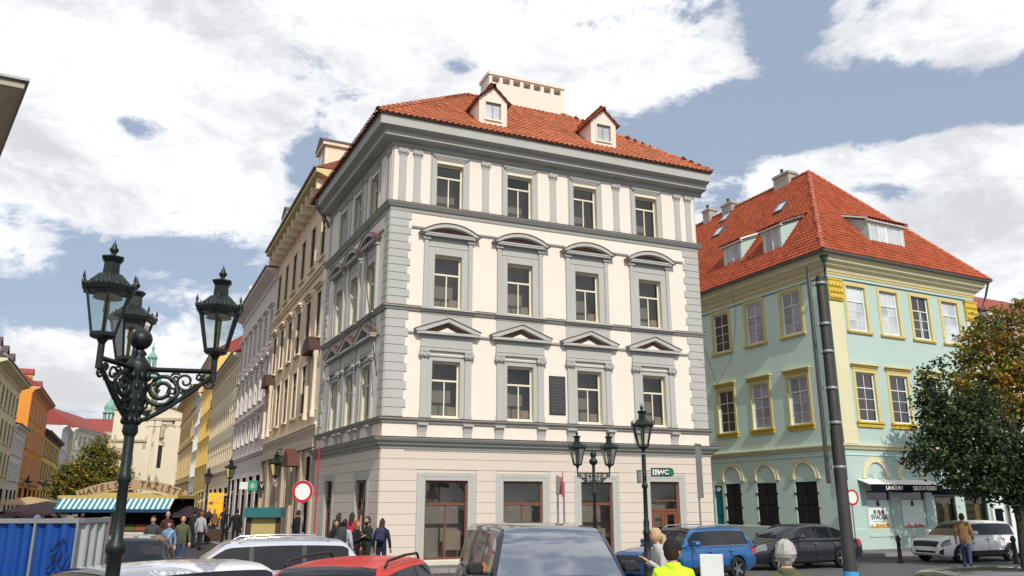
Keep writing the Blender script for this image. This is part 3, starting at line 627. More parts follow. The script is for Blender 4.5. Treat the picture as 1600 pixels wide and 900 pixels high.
# corner pilasters with golden capitals
for x in (.03, MW - .95):
    MRF.put('corner_pilaster', MB().cbox(x, x + .92, -.06, .01, 4.9, 12.88, .012).box(x - .02, x + .95, -.1, .01, 4.87, 5.6), PYEL)
    cp = MRF.put('golden_capital', MB().cbox(x - .02, x + .96, -.14, .0, 11.75, 12.88, .03).box(x - .05, x + .99, -.17, .0, 12.78, 12.87), GOLD)
    m = MB()
    for i in range(4):
        for j in range(3): m.lathe([(.02, 0), (.1, .05), (.12, .12), (.07, .22), (.01, .26)], 6, (x + .12 + .23 * i + .05 * (j % 2), -.15, 11.8 + .3 * j), sy=.5)
    ob('leaf_ornament', m, GOLD, cp)
# ground floor of the street side: arches over black iron doors
def arch_ring(cx, z, r0, r1, n=16):
    m = MB(); ps = [(math.cos(math.pi * i / n), math.sin(math.pi * i / n)) for i in range(n + 1)]
    for k in range(n): m.prism([(cx + r1 * ps[k][0], z + r1 * ps[k][1]), (cx + r1 * ps[k + 1][0], z + r1 * ps[k + 1][1]), (cx + r0 * ps[k + 1][0], z + r0 * ps[k + 1][1]), (cx + r0 * ps[k][0], z + r0 * ps[k][1])], -.06, .01)
    for k in range(n): m.prism([(cx + (r0 + .08) * ps[k][0], z + (r0 + .08) * ps[k][1]), (cx + (r0 + .08) * ps[k + 1][0], z + (r0 + .08) * ps[k + 1][1]), (cx + r0 * ps[k + 1][0], z + r0 * ps[k + 1][1]), (cx + r0 * ps[k][0], z + r0 * ps[k][1])], -.085, -.055)
    for s in (-1, 1): x = sorted((cx + s * (r0 - .02), cx + s * (r1 + .04))); m.box(x[0], x[1], -.08, .01, z - .07, z - .001)
    return m
IRONB = mat('black_iron_door', (.012, .012, .013), .6, .3, 4, .2)
for a, b in DV:
    x0, x1 = ML_ - b, ML_ - a; c = (x0 + x1) / 2
    MLF.put('arch', arch_ring(c, 3.36, .70, .95), PYEL)
    d = MLF.put('iron_door', MB().box(x0, c - .008, .04, .1, .02, 3.17).box(c + .008, x1, .04, .1, .02, 3.17), IRONB)
    for z in (.5, 1.15, 1.9, 2.6): ob('hinge', MB().box(x0 - .1, x0 + .12, -.02, .045, z, z + .07), IRONB, d); ob('hinge', MB().box(x1 - .12, x1 + .1, -.02, .045, z, z + .07), IRONB, d)
    for z in (.15, 1.1, 2.1): ob('door_panel', MB().cbox(x0 + .1, c - .08, .02, .05, z, z + .85, .015), IRONB, d); ob('door_panel', MB().cbox(c + .08, x1 - .1, .02, .05, z, z + .85, .015), IRONB, d)
TEAL = mat('teal_paint', (.01, .16, .22), .5, .1, 3, .05)
td = MLF.put('teal_door', MB().box(ML_ - 9.45, ML_ - 8.78, .06, .12, .02, 3.1).cbox(ML_ - 9.35, ML_ - 8.88, .04, .07, .3, 1.3, .02).cbox(ML_ - 9.35, ML_ - 8.88, .04, .07, 1.5, 2.6, .02), TEAL)
MLF.put('door_number_plate', MB().lathe([(.16, 0), (.16, .02), (.15, .025)], 14).xf(Matrix.Translation((ML_ - 9.1, -.0, 2.9)) @ Matrix.Rotation(R(90), 4, 'X') @ Matrix.Diagonal((1, .8, 1, 1))), WHITE)
# shop on the square
for c in (1.99, 4.38): MRF.put('arch', arch_ring(c, 3.36, .68, .93), PYEL)
PAPER = mat('white_poster', (.68, .76, .74), .4, .03, 2, 0)
INK = mat('dark_print', (.03, .035, .06), .6, .05, 2, 0); INKR = mat('red_print', (.45, .03, .04), .6, .05); INKG = mat('green_print', (.03, .25, .2), .6)
FOOD = mat('food_print', (.50, .27, .06), .5, .35, 14, 0, fine=.3); FOODR = mat('meat_print', (.45, .10, .07), .5, .35, 14, 0, fine=.3)
for k, (a, b, z0, z1) in enumerate(rg[:2]):
    fw_ = MRF.put('shop_window', MB().box(a, a + .07, -.02, .14, z0, z1).box(b - .07, b, -.02, .14, z0, z1).box(a + .07, b - .07, -.02, .14, z1 - .07, z1).box(a - .05, b + .05, -.07, .14, z0 - .06, z0 + .03), MINTL)
    ob('transom_glass', MB().quad((a + .07, .09, 2.3), (b - .07, .09, 2.3), (b - .07, .09, z1 - .07), (a + .07, .09, z1 - .07)), PANEG, fw_)
    ps = ob('poster', MB().box(a + .07, b - .07, .08, .1, z0 + .03, 2.3), PAPER, fw_)
    cx = (a + b) / 2
    ob('lamp_print', MB().prism([(cx - .11, 2.03), (cx + .11, 2.03), (cx + .08, 2.28), (cx - .08, 2.28)], .072, .078), INK, ps)
    if k == 0:
        for i, mm in enumerate((INKG, INKR, INK)): ob('logo_letter', text_mesh('e', .40, mm, .003, bold=.012), None, ps, (cx - .27 + .27 * i, .072, 1.80))
        ob('poster_lettering', text_mesh('SVAČEK', .30, INK, .003, bold=.006), None, ps, (cx, .072, 1.53))
        ob('underline', MB().box(cx - .45, cx + .45, .072, .078, 1.34, 1.352), INK, ps)
    m = MB()
    rr = random.Random(3 + k)
    n = 16; base = z0 + .12; topz = (.44 if k == 0 else .40)
    for i in range(n):
        xa = a + .2 + (b - a - .4) * i / n; xb = a + .2 + (b - a - .4) * (i + 1) / n; h = topz * rr.uniform(.62, 1.0)
        m.prism([(xa, base), (xb, base), (xb, base + h * rr.uniform(.85, 1)), (xa, base + h)], .071, .0785)
    ob('food_picture', m, FOOD if k == 0 else FOODR, ps)
SHELF = mat('shop_shelf', (.16, .10, .05), .7, .5, 5, 0, fine=.4); YW = mat('yellow_shop_wall', (.42, .34, .12), .8, .2, 2, 0)  # brown of the shelves and plain yellow of the shop's inner wall
for a, b, z0, z1 in rg[2:]:
    w_ = MRF.put('shop_window', MB().box(a, a + .07, .02, .14, z0, z1).box(b - .07, b, .02, .14, z0, z1).box(a + .07, b - .07, .02, .14, z1 - .1, z1).box(a + .07, b - .07, .02, .14, z0, z0 + .3), mat('dark_shop_frame', (.05, .06, .05), .5))
    ob('pane', MB().quad((a + .07, .12, z0 + .3), (b - .07, .12, z0 + .3), (b - .07, .12, z1 - .1), (a + .07, .12, z1 - .1)), GLASS, w_)
    ob('shop_interior', MB().box(a + .1, b - .45, .45, .5, .05, 2.6, 0).box(b - .45, b - .05, .4, .5, .05, 2.6, 1).box(a - .2, b + .2, .9, .92, 0, 3, 0), [SHELF, YW], w_)
    m = MB()
    for j in range(6): m.box(a + .1, b - .5, .3, .45, .4 + .34 * j, .43 + .34 * j)
    ob('shelf', m, SHELF, w_)
MRF.put('white_board', MB().box(10.15, 11.05, -.12, -.02, .1, 2.55).box(10.1, 11.1, -.14, -.0, 2.55, 2.62), PAPER); MRF.put('menu_board', MB().box(10.3, 10.9, -.15, -.12, .6, 1.9), NAVY)
aw = MRF.put('awning', MB().add([(.7, 0, 3.26), (5.65, 0, 3.26), (5.65, -.72, 3.0), (.7, -.72, 3.0), (.7, 0, 3.22), (5.65, 0, 3.22), (5.65, -.72, 2.96), (.7, -.72, 2.96)], [(0, 1, 2, 3), (4, 5, 6, 7), (0, 3, 7, 4), (1, 2, 6, 5), (0, 1, 5, 4)]), WHITE)
vl = ob('valance', MB().box(.7, 5.65, -.735, -.72, 2.66, 3.01), NAVY, aw)
ob('awning_lettering', text_mesh('LAHŮDKY', .25, WHITE, .003, bold=.006), None, vl, (2.25, -.74, 2.84)); ob('awning_lettering', text_mesh('DELICATESSEN', .25, WHITE, .003, bold=.006), None, vl, (4.35, -.74, 2.84))
vf = MRF.put('sign_fascia', MB().box(5.8, 10.0, -.1, -.01, 2.56, 2.85), NAVY)
# round no-entry style sign on the corner
SIGNW = mat('sign_white', (.72, .74, .70), .4, .05, 3, 0); SIGNR = mat('sign_red', (.50, .015, .03), .4, .08, 3, 0)
# roof
ME, MO, MPT = 14.08, .72, 1.17
b0 = MRF.P(-MO * 1.0, -MO, ME); c0 = MRF.P(MW + MO, -MO, ME); a0 = MLF.P(0, -MO, ME); ap = MRF.P(MW / 2, 5.35, ME + MPT * (MW / 2 + MO)); rfar = ap + Vector((md.x, md.y, 0)) * 13.0; d0 = c0 + Vector((md.x, md.y, 0)) * 17.7
b0 = Vector((*(MLF.P(ML_ + MO * 1.0, -MO)[:2]), ME))
mrf = ob('roof', MB().quad(a0, b0, ap, rfar).add([b0, c0, ap], [(0, 1, 2)]).quad(c0, d0, rfar, ap), TILE3, mint)
t3 = tile_mb(.24, .30, .07, 4); big = MB()
for q in ((a0, b0, ap, rfar), (b0, c0, ap, ap)):
    for row in slope_tiles(*q, .24, .30):
        for M in row: big.add2(t3, M)
ob('roof_tiles', big, TILE2, mrf, kind='stuff')
RC = mat('ridge_mortar_tile', (.40, .12, .07), .8, .2, 4, .2, rnd=.15)
ridge_caps(mrf, b0, ap + Vector((0, 0, .08)), RC, .13, .36); ridge_caps(mrf, c0, ap + Vector((0, 0, .08)), RC, .13, .36); ridge_caps(mrf, ap + Vector((0, 0, .08)), rfar + Vector((0, 0, .08)), RC, .13, .4)
def shed_dormer(F_, x0, x1, yf, z0, z1, n):
    yb = .4 + (z1 + 1.05 - ME) / MPT - MO + .4; zb = z1 + (yb - yf) * .42
    d = emp('shed_dormer', F_.P(x0, yf, 0), F_.a); d.parent = mint; w = x1 - x0; D = yb - yf
    m = wall(0, w, z0 - .25, z1, [(.14, w - .14, z0 + .18, z1 - .12)], .08, .3, .05)
    for x in (0, w): m.quad((x, 0, z0 - .25), (x, D, z0 - .25), (x, D, zb), (x, 0, z1))
    ob('cheeks', m, [MINTL, WHITE, ROOM], d)
    fd = Face(d, (0, 0), 0)
    for k in range(n):
        ww = (w - .28) / n; window(fd, .14 + ww * (k + .5), z0 + .18, ww, z1 - z0 - .3, 0, WHITE, PANEP if n > 1 else PANEL_, 1, 1, 2, 1, .03, .06, .03, parent=d)
    ob('flashing', MB().box(-.06, w + .06, -.04, .0, z0 - .2, z0 + .12), METAL, d)
    ob('eave_board', MB().box(-.15, w + .15, -.14, .02, z1 - .03, z1 + .09), WHITE, d)
    tm = MB()
    for row in slope_tiles((-.2, -.2, z1 + .08), (w + .2, -.2, z1 + .08), (w + .2, D + .2, zb + .17), (-.2, D + .2, zb + .17), .24, .3):
        for M in row: tm.add2(t3, M)
    tm.box(-.2, w + .2, -.15, -.1, z1 + .05, z1 + .1)
    ob('dormer_tiles', tm, TILE2, d, kind='stuff')
    ob('barge_board', MB().add([(-.2, -.2, z1 + .0), (-.2, D, zb + .0), (-.2, D, zb + .1), (-.2, -.2, z1 + .1), (w + .2, -.2, z1), (w + .2, D, zb), (w + .2, D, zb + .1), (w + .2, -.2, z1 + .1)], [(0, 1, 2, 3), (4, 5, 6, 7)]), WHITE, d)
shed_dormer(MLF, ML_ - 7.9, ML_ - 6.35, .5, 15.4, 16.75, 1); shed_dormer(MLF, ML_ - 4.35, ML_ - 2.95, .28, 15.15, 16.6, 1); shed_dormer(MRF, 4.05, 6.8, .38, 15.25, 16.65, 2)
SKYL = mat('skylight_glass', (.45, .5, .55), .05, .1, 1, 0, spec=1)
for v, off in ((5.85, 3.35), (12.5, 4.9), (11.9, 3.7)):
    p = MLF.P(ML_ - v, off, ME + MPT * (off + MO) + .26); M = Matrix.Rotation(MLF.a, 4, 'Z') @ Matrix.Rotation(math.atan(MPT), 4, 'X'); M.translation = p
    s_ = ob('skylight', MB().box(-.38, -.31, -.5, .5, -.2, .1).box(.31, .38, -.5, .5, -.2, .1).box(-.31, .31, -.5, -.43, -.2, .1).box(-.31, .31, .43, .5, -.2, .1), METAL, mint, M=M)
    ob('pane', MB().quad((-.31, -.43, .06), (.31, -.43, .06), (.31, .43, .06), (-.31, .43, .06)), SKYL, s_)
CHB = mat('weathered_chimney', (.36, .33, .29), .9, .2, 3, .4, streak=.1)
for dv, w, h in ((2.0, 1.3, .65), (7.2, 1.0, .5), (9.4, .7, .8)):
    p = ap + Vector((md.x, md.y, 0)) * dv
    c_ = ob('chimney', MB().box(-w / 2, w / 2, -.35, .35, -1.4, h).box(-w / 2 - .07, w / 2 + .07, -.42, .42, h - .2, h - .08), CHB, mint, p, MLF.a)
    ob('chimney_pot', MB().lathe([(.1, 0), (.09, .35), (.12, .36), (.12, .4)], 8, (-.2, 0, h)), METAL, c_)
ob('rain_pipe', MB().lathe([(.13, .0), (.2, .25), (.24, .28)], 8, (*MRF.P(-.42, -.42)[:2], 13.55)).tube([MRF.P(-.42, -.42, 13.56), MRF.P(-.4, -.4, 13.3), MRF.P(-.1, -.1, 12.7), MRF.P(-.08, -.08, 3.2)], .065, 8), mat('green_copper_pipe', (.05, .09, .08), .6, .2), mint)
ob('rain_pipe', MB().tube([MRF.P(MW + .6, -.6, 13.95), MRF.P(MW + .7, -.3, 13.3), MRF.P(MW + .1, -.1, 12.0), MRF.P(MW + .1, -.1, .2)], .06, 8), METAL, mint)
# ------------------------------------------------------------------ the street behind: rows of houses, church
def house(name, label, o, ang, Wd, H, wm_, tm_, rows, n, ww, roofm, roofh=3.5, depth=11, cols=None, sur=True, sill=True, hoods=(), belts=(), gops=(), corn=.5, cornm=None, pm=None, fm=None, dormers=0, eave=.35, cross=2, panelm=None, panels=(), group=None, margin=.0):
    root = emp(name, (o[0], o[1], 0), 0, label, 'house', group); F_ = Face(root, (0, 0), ang); pm = pm or PANEG; fm = fm or WHITE
    cols = cols or [margin + (Wd - 2 * margin) * (i + .5) / n for i in range(n)]
    ops = [(c - ww / 2, c + ww / 2, a, b) for c in cols for a, b in rows] + list(gops)
    m = wall(0, Wd, 0, H, ops, .12, 0)
    m.quad((0, 0, 0), (0, depth, 0), (0, depth, H), (0, 0, H)).quad((Wd, 0, 0), (Wd, depth, 0), (Wd, depth, H), (Wd, 0, H)).quad((0, depth, 0), (Wd, depth, 0), (Wd, depth, H), (0, depth, H))
    F_.put('wall', m, [wm_, wm_, ROOM])
    s_me = {}
    for c in cols:
        for k, (a, b) in enumerate(rows):
            h = b - a
            window(F_, c, a, ww, h, h * .68, fm, pm, cross, 1, cross, 1, .03, .06, .03, panes=False)
            if sur:
                if ('s', k) not in s_me:
                    e = .14; s_me[('s', k)] = MB().cbox(-ww / 2 - e, -ww / 2, -.05, .01, -.05, h, .01).cbox(ww / 2, ww / 2 + e, -.05, .01, -.05, h, .01).cbox(-ww / 2 - e, ww / 2 + e, -.051, .01, h, h + e, .01).mesh('window_surround', tm_)
                F_.put('window_surround', s_me[('s', k)], None, c, 0, a)
            if sill:
                if 'l' not in s_me: s_me['l'] = MB().box(-ww / 2 - .2, ww / 2 + .2, -.14, .01, -.14, -.055).mesh('sill', tm_)
                F_.put('sill', s_me['l'], None, c, 0, a)
            if k in hoods:
                if ('h', k) not in s_me: s_me[('h', k)] = MB().box(-ww / 2 - .22, ww / 2 + .22, -.26, .01, h + .3, h + .42).box(-ww / 2 - .16, ww / 2 + .16, -.14, .01, h + .18, h + .299).mesh('hood', tm_)
                F_.put('hood', s_me[('h', k)], None, c, 0, a)
    for a, b, c, d in gops:
        g_ = F_.put('shop_opening', MB().quad((a, .2, c), (b, .2, c), (b, .2, d), (a, .2, d)).box(a, a + .1, .06, .18, c, d).box(b - .1, b, .06, .18, c, d).box(a + .1, b - .1, .06, .18, c + (d - c) * .7, c + (d - c) * .7 + .1), mat('shop_dark', (.03, .027, .025), .3, .4, 2, 0))
    for a, b, c, d in panels: F_.put('panel', MB().box(a, b, -.03, .01, c, d), panelm)
    for z in belts: F_.put('belt_course', MB().box(0, Wd, -.1, .005, z, z + .14).box(0, Wd, -.18, .005, z + .141, z + .26), tm_)
    q = MB(); prismx(q, [(0, H - .7), (-.08, H - .68), (-.12, H - .45), (-corn * .7, H - .25), (-corn, H - .18), (-corn, H), (0, H + .02)], 0, Wd)
    cn_ = F_.put('roof_cornice', q, cornm or tm_)
    F_.put('gutter', MB().box(0, Wd, -corn - .12, -corn + .02, H + .025, H + .12), METAL)
    if roofm:
        hd = depth / 2; r = MB()
        r.quad((0, -corn, H + .06), (Wd, -corn, H + .06), (Wd, hd, H + roofh), (0, hd, H + roofh)).quad((0, depth, H), (Wd, depth, H), (Wd, hd, H + roofh), (0, hd, H + roofh)).add([(0, -corn, H + .06), (0, depth, H), (0, hd, H + roofh)], [(0, 1, 2)]).add([(Wd, -corn, H + .06), (Wd, depth, H), (Wd, hd, H + roofh)], [(0, 1, 2)])
        rf_ = F_.put('roof', r, roofm)
        sl_ = (roofh - .06) / (hd + corn)
        for k in range(dormers):
            x = Wd * (k + .5) / dormers; y = .8; z = H + .06 + sl_ * (y + corn); w = .6
            d = emp('dormer', F_.P(x, y, z), F_.a); d.parent = root
            ob('dormer_walls', MB().add([(-w, 0, -.3), (w, 0, -.3), (w, 0, .9), (0, 0, 1.4), (-w, 0, .9), (-w, 2, -.3), (w, 2, -.3), (w, 2, .9), (0, 2, 1.4), (-w, 2, .9)], [(0, 1, 2, 3, 4), (0, 5, 9, 4), (1, 2, 7, 6)]), wm_, d)
            ob('dormer_roof', MB().quad((-w - .15, -.15, .82), (0, -.15, 1.5), (0, 2.4, 1.5), (-w - .15, 2.4, .82)).quad((w + .15, -.15, .82), (0, -.15, 1.5), (0, 2.4, 1.5), (w + .15, 2.4, .82)), roofm, d)
            ob('dormer_window', MB().box(-.36, .36, -.03, .0, 0, .85), fm, d); ob('pane', MB().box(-.3, .3, -.04, -.031, .06, .79), PANEG, d)
    return root, F_
QX, QY, QA = -8.84, 36.8, 115.2
qd = Vector((math.cos(R(QA)), math.sin(R(QA)), 0))
def qpt(v): p = Vector((QX, QY, 0)) + qd * v; return (p.x, p.y)
TAN = mat('tan_plaster', (.72, .55, .38), .9, .16, .6, .3, 30, streak=.16, fine=.08); TANT = mat('tan_trim', (.72, .62, .48), .9, .16, 1.2, .3, 30, streak=.14)
MAU = mat('mauve_plaster', (.64, .58, .565), .9, .08, .8, .2, streak=.08); MAUT = mat('mauve_trim', (.68, .62, .60), .9, .1, 1, .2, streak=.08)
CRM = mat('cream_paint', (.76, .63, .42), .9, .08, .8, .1, streak=.06); CRMT = mat('cream_trim', (.62, .55, .42), .9, .06)
YELL = mat('yellow_plaster', (.70, .50, .15), .9, .08, .8, .1, streak=.06); WPL = mat('white_plaster', (.70, .70, .69), .9, .08, .8, .1, streak=.08)
OCH = mat('ochre_stone', (.62, .47, .24), .95, .2, .8, .5, 14, streak=.15); STONE = mat('grey_stone', (.42, .35, .27), .95, .25, 1, .5, 10, streak=.12)
ORA = mat('orange_plaster', (.66, .27, .05), .9, .1, .6, .1, streak=.08); ORAT = mat('salmon_trim', (.62, .32, .22), .9, .1); BLU = mat('blue_grey_plaster', (.56, .61, .63), .9, .08, .6, .1, streak=.06)
LCRM = mat('light_cream_plaster', (.68, .62, .43), .9, .08, .6, .1, streak=.06); DROOF = mat('dark_roof', (.10, .075, .075), .8, .25, 2, .3); RROOF = mat('red_roof', (.26, .06, .05), .85, .2, 1.5, .3)
DBRN = mat('dark_brown_wood', (.07, .035, .025), .7, .2)
# tan house next to the corner house
def gopen(W_, n, w, z1, m=.3): return [(m + (W_ - 2 * m) * (i + .5) / n - w / 2, m + (W_ - 2 * m) * (i + .5) / n + w / 2, .05, z1) for i in range(n)]
tanw = 15.6
tan, TF = house('tan_house', 'weathered tan house with dark arched hoods beside the white corner house', qpt(15.6), QA - 180, tanw, 18.1, TAN, TANT, [(6.5, 8.9), (9.9, 12.2), (14.0, 16.3)], 6, 1.15, TILE3, 3.2, hoods=(1,), belts=(5.5, 13.2), gops=gopen(tanw, 6, 1.5, 4.3), corn=.85, cornm=mat('ochre_cornice', (.62, .5, .26), .9, .2, 2, .3), fm=DBRN, dormers=0)
for i in range(12): TF.put('cornice_bracket', MB().box(.4 + 1.32 * i, .62 + 1.32 * i, -.7, .0, 17.2, 17.75), TANT)
for c in (1.3, 14.3):
    q = MB()
    for k in range(10):
        a, b = math.pi * k / 10, math.pi * (k + 1) / 10
        q.prism([(c + .95 * math.cos(a), 9.1 + .8 * math.sin(a)), (c + .95 * math.cos(b), 9.1 + .8 * math.sin(b)), (c, 9.1)], -.55, 0)
    TF.put('arched_hood', q, DBRN)
    for s in (-.85, .85): TF.put('column', MB().lathe([(.13, 6.0), (.13, 6.2), (.1, 6.3), (.09, 8.7), (.14, 8.9), (.14, 9.1)], 10, (c + s, -.2, 0)), TANT)
for i in range(7): TF.put('stone_pier', MB().cbox(.0 + 2.5 * i - (.35 if i else 0), .42 + 2.5 * i, -.16, .01, 0, 4.6, .04) if i < 6 else MB().cbox(15.1, 15.58, -.16, .01, 0, 4.6, .04), STONE)
TF.put('ground_floor_band', MB().box(0, tanw, -.2, .005, 4.62, 4.95).box(0, tanw, -.1, .005, 4.96, 5.48), STONE)
hd_ = TF.put('market_hood', MB().prism([(11.0, 3.9), (12.6, 3.9), (12.5, 4.3), (11.8, 4.75), (11.1, 4.3)], -.7, -.02), mat('dark_rust_sheet', (.12, .045, .035), .7, .2, 3))
dmz = []
for v, zz in ((2.2, 1.9), (12.6, 1.6)):
    d = emp('roof_dormer', TF.P(tanw - v, -.2, 18.12), TF.a); d.parent = tan
    ob('dormer_body', MB().box(-.8, .8, 0, 2.4, 0, zz).box(-.95, .95, -.15, 2.4, zz, zz + .18), TANT, d); ob('dormer_gable', MB().prism([(-1.0, zz + .18), (1.0, zz + .18), (0, zz + .75)], -.18, 2.4), DROOF, d)
    ob('dormer_window', MB().box(-.42, .42, -.03, -.001, .35, zz - .25), PANEG, d)
# next houses of the row
mw = 17.2
mau, MF = house('mauve_house', 'mauve grey house with stucco hoods between the tan house and the cream house', qpt(15.6 + mw), QA - 180, mw, 17.2, MAU, MAUT, [(6.4, 7.9), (8.9, 11.2), (12.4, 14.6)], 7, 1.1, TILE3, 3, hoods=(1, 2), belts=(5.2, 8.1, 11.7), gops=gopen(mw, 5, 2.0, 3.9), corn=.75, fm=MAUT)
cr, CF = house('cream_house', 'cream house with rows of close-set windows and white panel bands', qpt(55.5), QA - 180, 22.6, 14.4, CRM, CRMT, [(5.6, 7.3), (8.6, 10.4), (11.6, 13.4)], 14, .95, TILE3, 3, belts=(4.6,), gops=gopen(22.6, 5, 2.6, 3.4), corn=.6, panelm=CRMT, panels=[(.3, 22.3, 7.5, 8.35), (.3, 22.3, 10.6, 11.35)], fm=CRMT, sill=False, sur=False)
ye, _ = house('yellow_house', 'tall plain yellow house beyond the cream house', qpt(71), QA - 180, 15.5, 18.3, YELL, YELL, [(6.3, 8.0), (9.3, 11.0), (12.3, 14.0), (15.2, 16.6)], 6, .95, RROOF, 4, gops=gopen(15.5, 4, 2.2, 3.3), corn=.5, cornm=CRMT)
wh, _ = house('white_house', 'narrow white house beyond the yellow house', qpt(79), QA - 180, 8, 15.5, WPL, WPL, [(5.4, 7.2), (8.6, 10.4), (11.8, 13.6)], 4, .95, RROOF, 3, gops=gopen(8, 2, 2.4, 3.4), corn=.4)
oc, OF = house('ochre_stone_house', 'rough ochre stone house at the far end of the right row', qpt(112), QA - 180, 33, 17.6, OCH, OCH, [(5.8, 8.6), (11, 13.6), (14.9, 16.6)], 9, 1.3, RROOF, 1.2, belts=(4.8, 10, 14.6), gops=gopen(33, 7, 2.6, 3.8), corn=.9)
ob('cornice_vase', MB().lathe([(.3, 0), (.3, .5), (.15, .6), (.4, 1.2), (.45, 1.6), (.2, 1.9), (.12, 2.3), (.22, 2.5), (.05, 2.8)], 8, (0, 0, 0)), TANT, mau, MF.P(1.0, .2, 17.2)); ob('roof_turret', MB().box(-.9, .9, -.6, 1.8, 0, 2.4).box(-1.1, 1.1, -.8, 2, 2.4, 2.65).box(-.8, .8, -.5, 1.7, 2.65, 3.4), TANT, mau, MF.P(mw - 2.0, 1.2, 17.2), MF.a)

# left row of the street
LX, LY = -47.6, 77.0
def lpt(u): return (LX + qd.x * u, LY + qd.y * u)
house('cream_mansard_house', 'cream house with dark mansard roof at the near left of the market street', lpt(-16), QA, 18, 13.3, LCRM, LCRM, [(4.6, 6.5), (7.4, 9.2), (10.2, 11.9)], 7, 1.1, DROOF, 5, dormers=4, gops=gopen(18, 4, 2.6, 3.4), corn=.8, fm=DBRN)
house('low_white_house', 'low white house between the cream mansard house and the orange house', lpt(2.1), QA, 10, 9.6, WPL, WPL, [(4.4, 6.0), (6.9, 8.4)], 5, 1.0, RROOF, 2.6, gops=gopen(10, 3, 2.0, 3.4), corn=.4)
orh, ORF = house('orange_house', 'tall orange house with salmon window bands', lpt(12.2), QA, 21.6, 14.6, ORA, ORAT, [(4.9, 7.1), (8.1, 10.3), (11.3, 13.2)], 5, 1.6, RROOF, 4.5, dormers=2, gops=gopen(21.6, 4, 2.8, 3.7), corn=.7, belts=(4.1,), cross=2)
house('yellow_bay_house', 'yellow house with red pilaster strips beside the orange house', lpt(34), QA, 29, 11.4, YELL, DBRN, [(5.4, 7.3), (8.3, 10.2)], 7, 1.7, RROOF, 3.4, gops=gopen(29, 6, 2.4, 3.8), corn=.6, belts=(4.6,))
house('blue_grey_house', 'blue grey house beyond the yellow house on the left row', lpt(63.2), QA, 26, 14.6, BLU, WPL, [(4.9, 7.0), (8.1, 10.2), (11.2, 13.2)], 6, 1.6, RROOF, 3.2, gops=gopen(26, 5, 2.6, 3.7), corn=.6, belts=(4.2, 7.5, 10.6))
b0_ = at(112, 700, 150); b1_ = at(166, 700, 172)
bw = (b1_ - b0_).to_2d().length; ba = math.degrees(math.atan2(b1_.y - b0_.y, b1_.x - b0_.x))
house('beige_bend_house', 'beige house at the bend with dark red roof and attic windows', (b0_.x, b0_.y), ba, bw, 15.6, LCRM, WPL, [(5.2, 7.2), (8.6, 10.6), (12.4, 14.4)], 8, 1.4, RROOF, 4, gops=gopen(bw, 5, 2.6, 3.8), corn=.7, belts=(4.4, 11.6))
gp = at(140, 700, 196)
house('apricot_gable_house', 'apricot rendered house with plain gable in front of the church tower', (gp.x - 6, gp.y), 20, 13, 19, mat('apricot_plaster', (.56, .38, .18), .9, .08), LCRM, [(12, 14), (15.6, 17.4)], 4, 1.1, RROOF, 3.5, corn=.3)

# near building whose eaves cut the upper left corner of the view
nb = at(45, 112, 30); nr = emp('near_left_building', (nb.x - 1.85, nb.y + .6, 0), 0, 'near beige building whose eaves and soffit cut into the top left corner', 'building')
NB1 = Face(nr, (0, 0), 128); NB2 = Face(nr, (-14 * math.cos(R(27)), -14 * math.sin(R(27))), 27)
BEI = mat('beige_plaster', (.42, .36, .27), .9, .1, .8, .2, streak=.08)
zz = nb.z - .4
for F_, wd in ((NB1, 22), (NB2, 14)):
    ops = [(1.6 + 2.6 * i, 2.8 + 2.6 * i, z, z + 2.1) for i in range(int((wd - 2) / 2.6)) for z in (4.5, 8.6, 12.7)]
    F_.put('wall', wall(0, wd, 0, zz, ops, .2, 0), [BEI, BEI, ROOM])
    for o in ops: window(F_, (o[0] + o[1]) / 2, o[2], 1.2, 2.1, 1.4, WHITE, PANEG, y=.12, panes=False)
pth = [NB2.P(0)[:2], (0, 0), NB1.P(22)[:2]]
nc = ob('roof_cornice', sweep(pth, [(-.02, zz - 1.5), (.1, zz - 1.48), (.15, zz - .9), (.4, zz - .6), (.9, zz - .3), (1.05, zz - .25), (1.05, zz), (-.02, zz + .05)]), mat('beige_cornice', (.40, .36, .28), .9, .1), nr)
ob('gutter', sweep(pth, [(.9, zz + .06), (1.12, zz + .02), (1.2, zz + .06), (1.2, zz + .18), (.9, zz + .16)]), METAL, nc)
ob('roof', MB().add([(*NB2.P(0, -1)[:2], zz + .15), (*NB1.P(0, -.1)[:2], zz + .15), (*NB1.P(22, -1)[:2], zz + .15), (*NB1.P(14, 8)[:2], zz + 4), (*NB1.P(6, 8)[:2], zz + 4)], [(0, 1, 4), (1, 2, 3, 4)]), DROOF, nr)

# church closing the street
CST = mat('church_stucco', (.62, .55, .42), .9, .1, .5, .2, streak=.12); CSD = mat('church_trim_stone', (.38, .32, .23), .9, .12, .7, .3, streak=.1)  # sandy stucco, and a darker stone for church trim and reveals
COPPER = mat('green_copper', (.17, .36, .30), .7, .2, 1, .2, streak=.1)
CY = 185.0; k = CY / 150.0
cL = at(172, 700, CY); church = emp('baroque_church', (cL.x, cL.y, 0), 0, 'baroque church with sandy facade and green copper domes closing the market street', 'church')
CHF = Face(church, (0, 0), 8.0)
def cx(px): return (px - 172) * .1242 * k
def cz(py): return at(240, py, CY).z
tw0 = cx(222)
CHF.put('tower_wall', wall(0, tw0, 0, cz(590), [(cx(193), cx(203), cz(666), cz(655))], .4, 0).quad((0, 0, 0), (0, 10, 0), (0, 10, cz(590)), (0, 0, cz(590))), [CST, CSD, ROOM])
CHF.put('round_window', MB().quad((cx(192), .38, cz(667)), (cx(204), .38, cz(667)), (cx(204), .38, cz(654)), (cx(192), .38, cz(654))), PANEG)
for z in (cz(690), cz(640)): CHF.put('string_course', MB().box(-.2, tw0 + .2, -.35, .0, z, z + .5), CSD)
xa, xb, xm = cx(222), cx(302), cx(240)
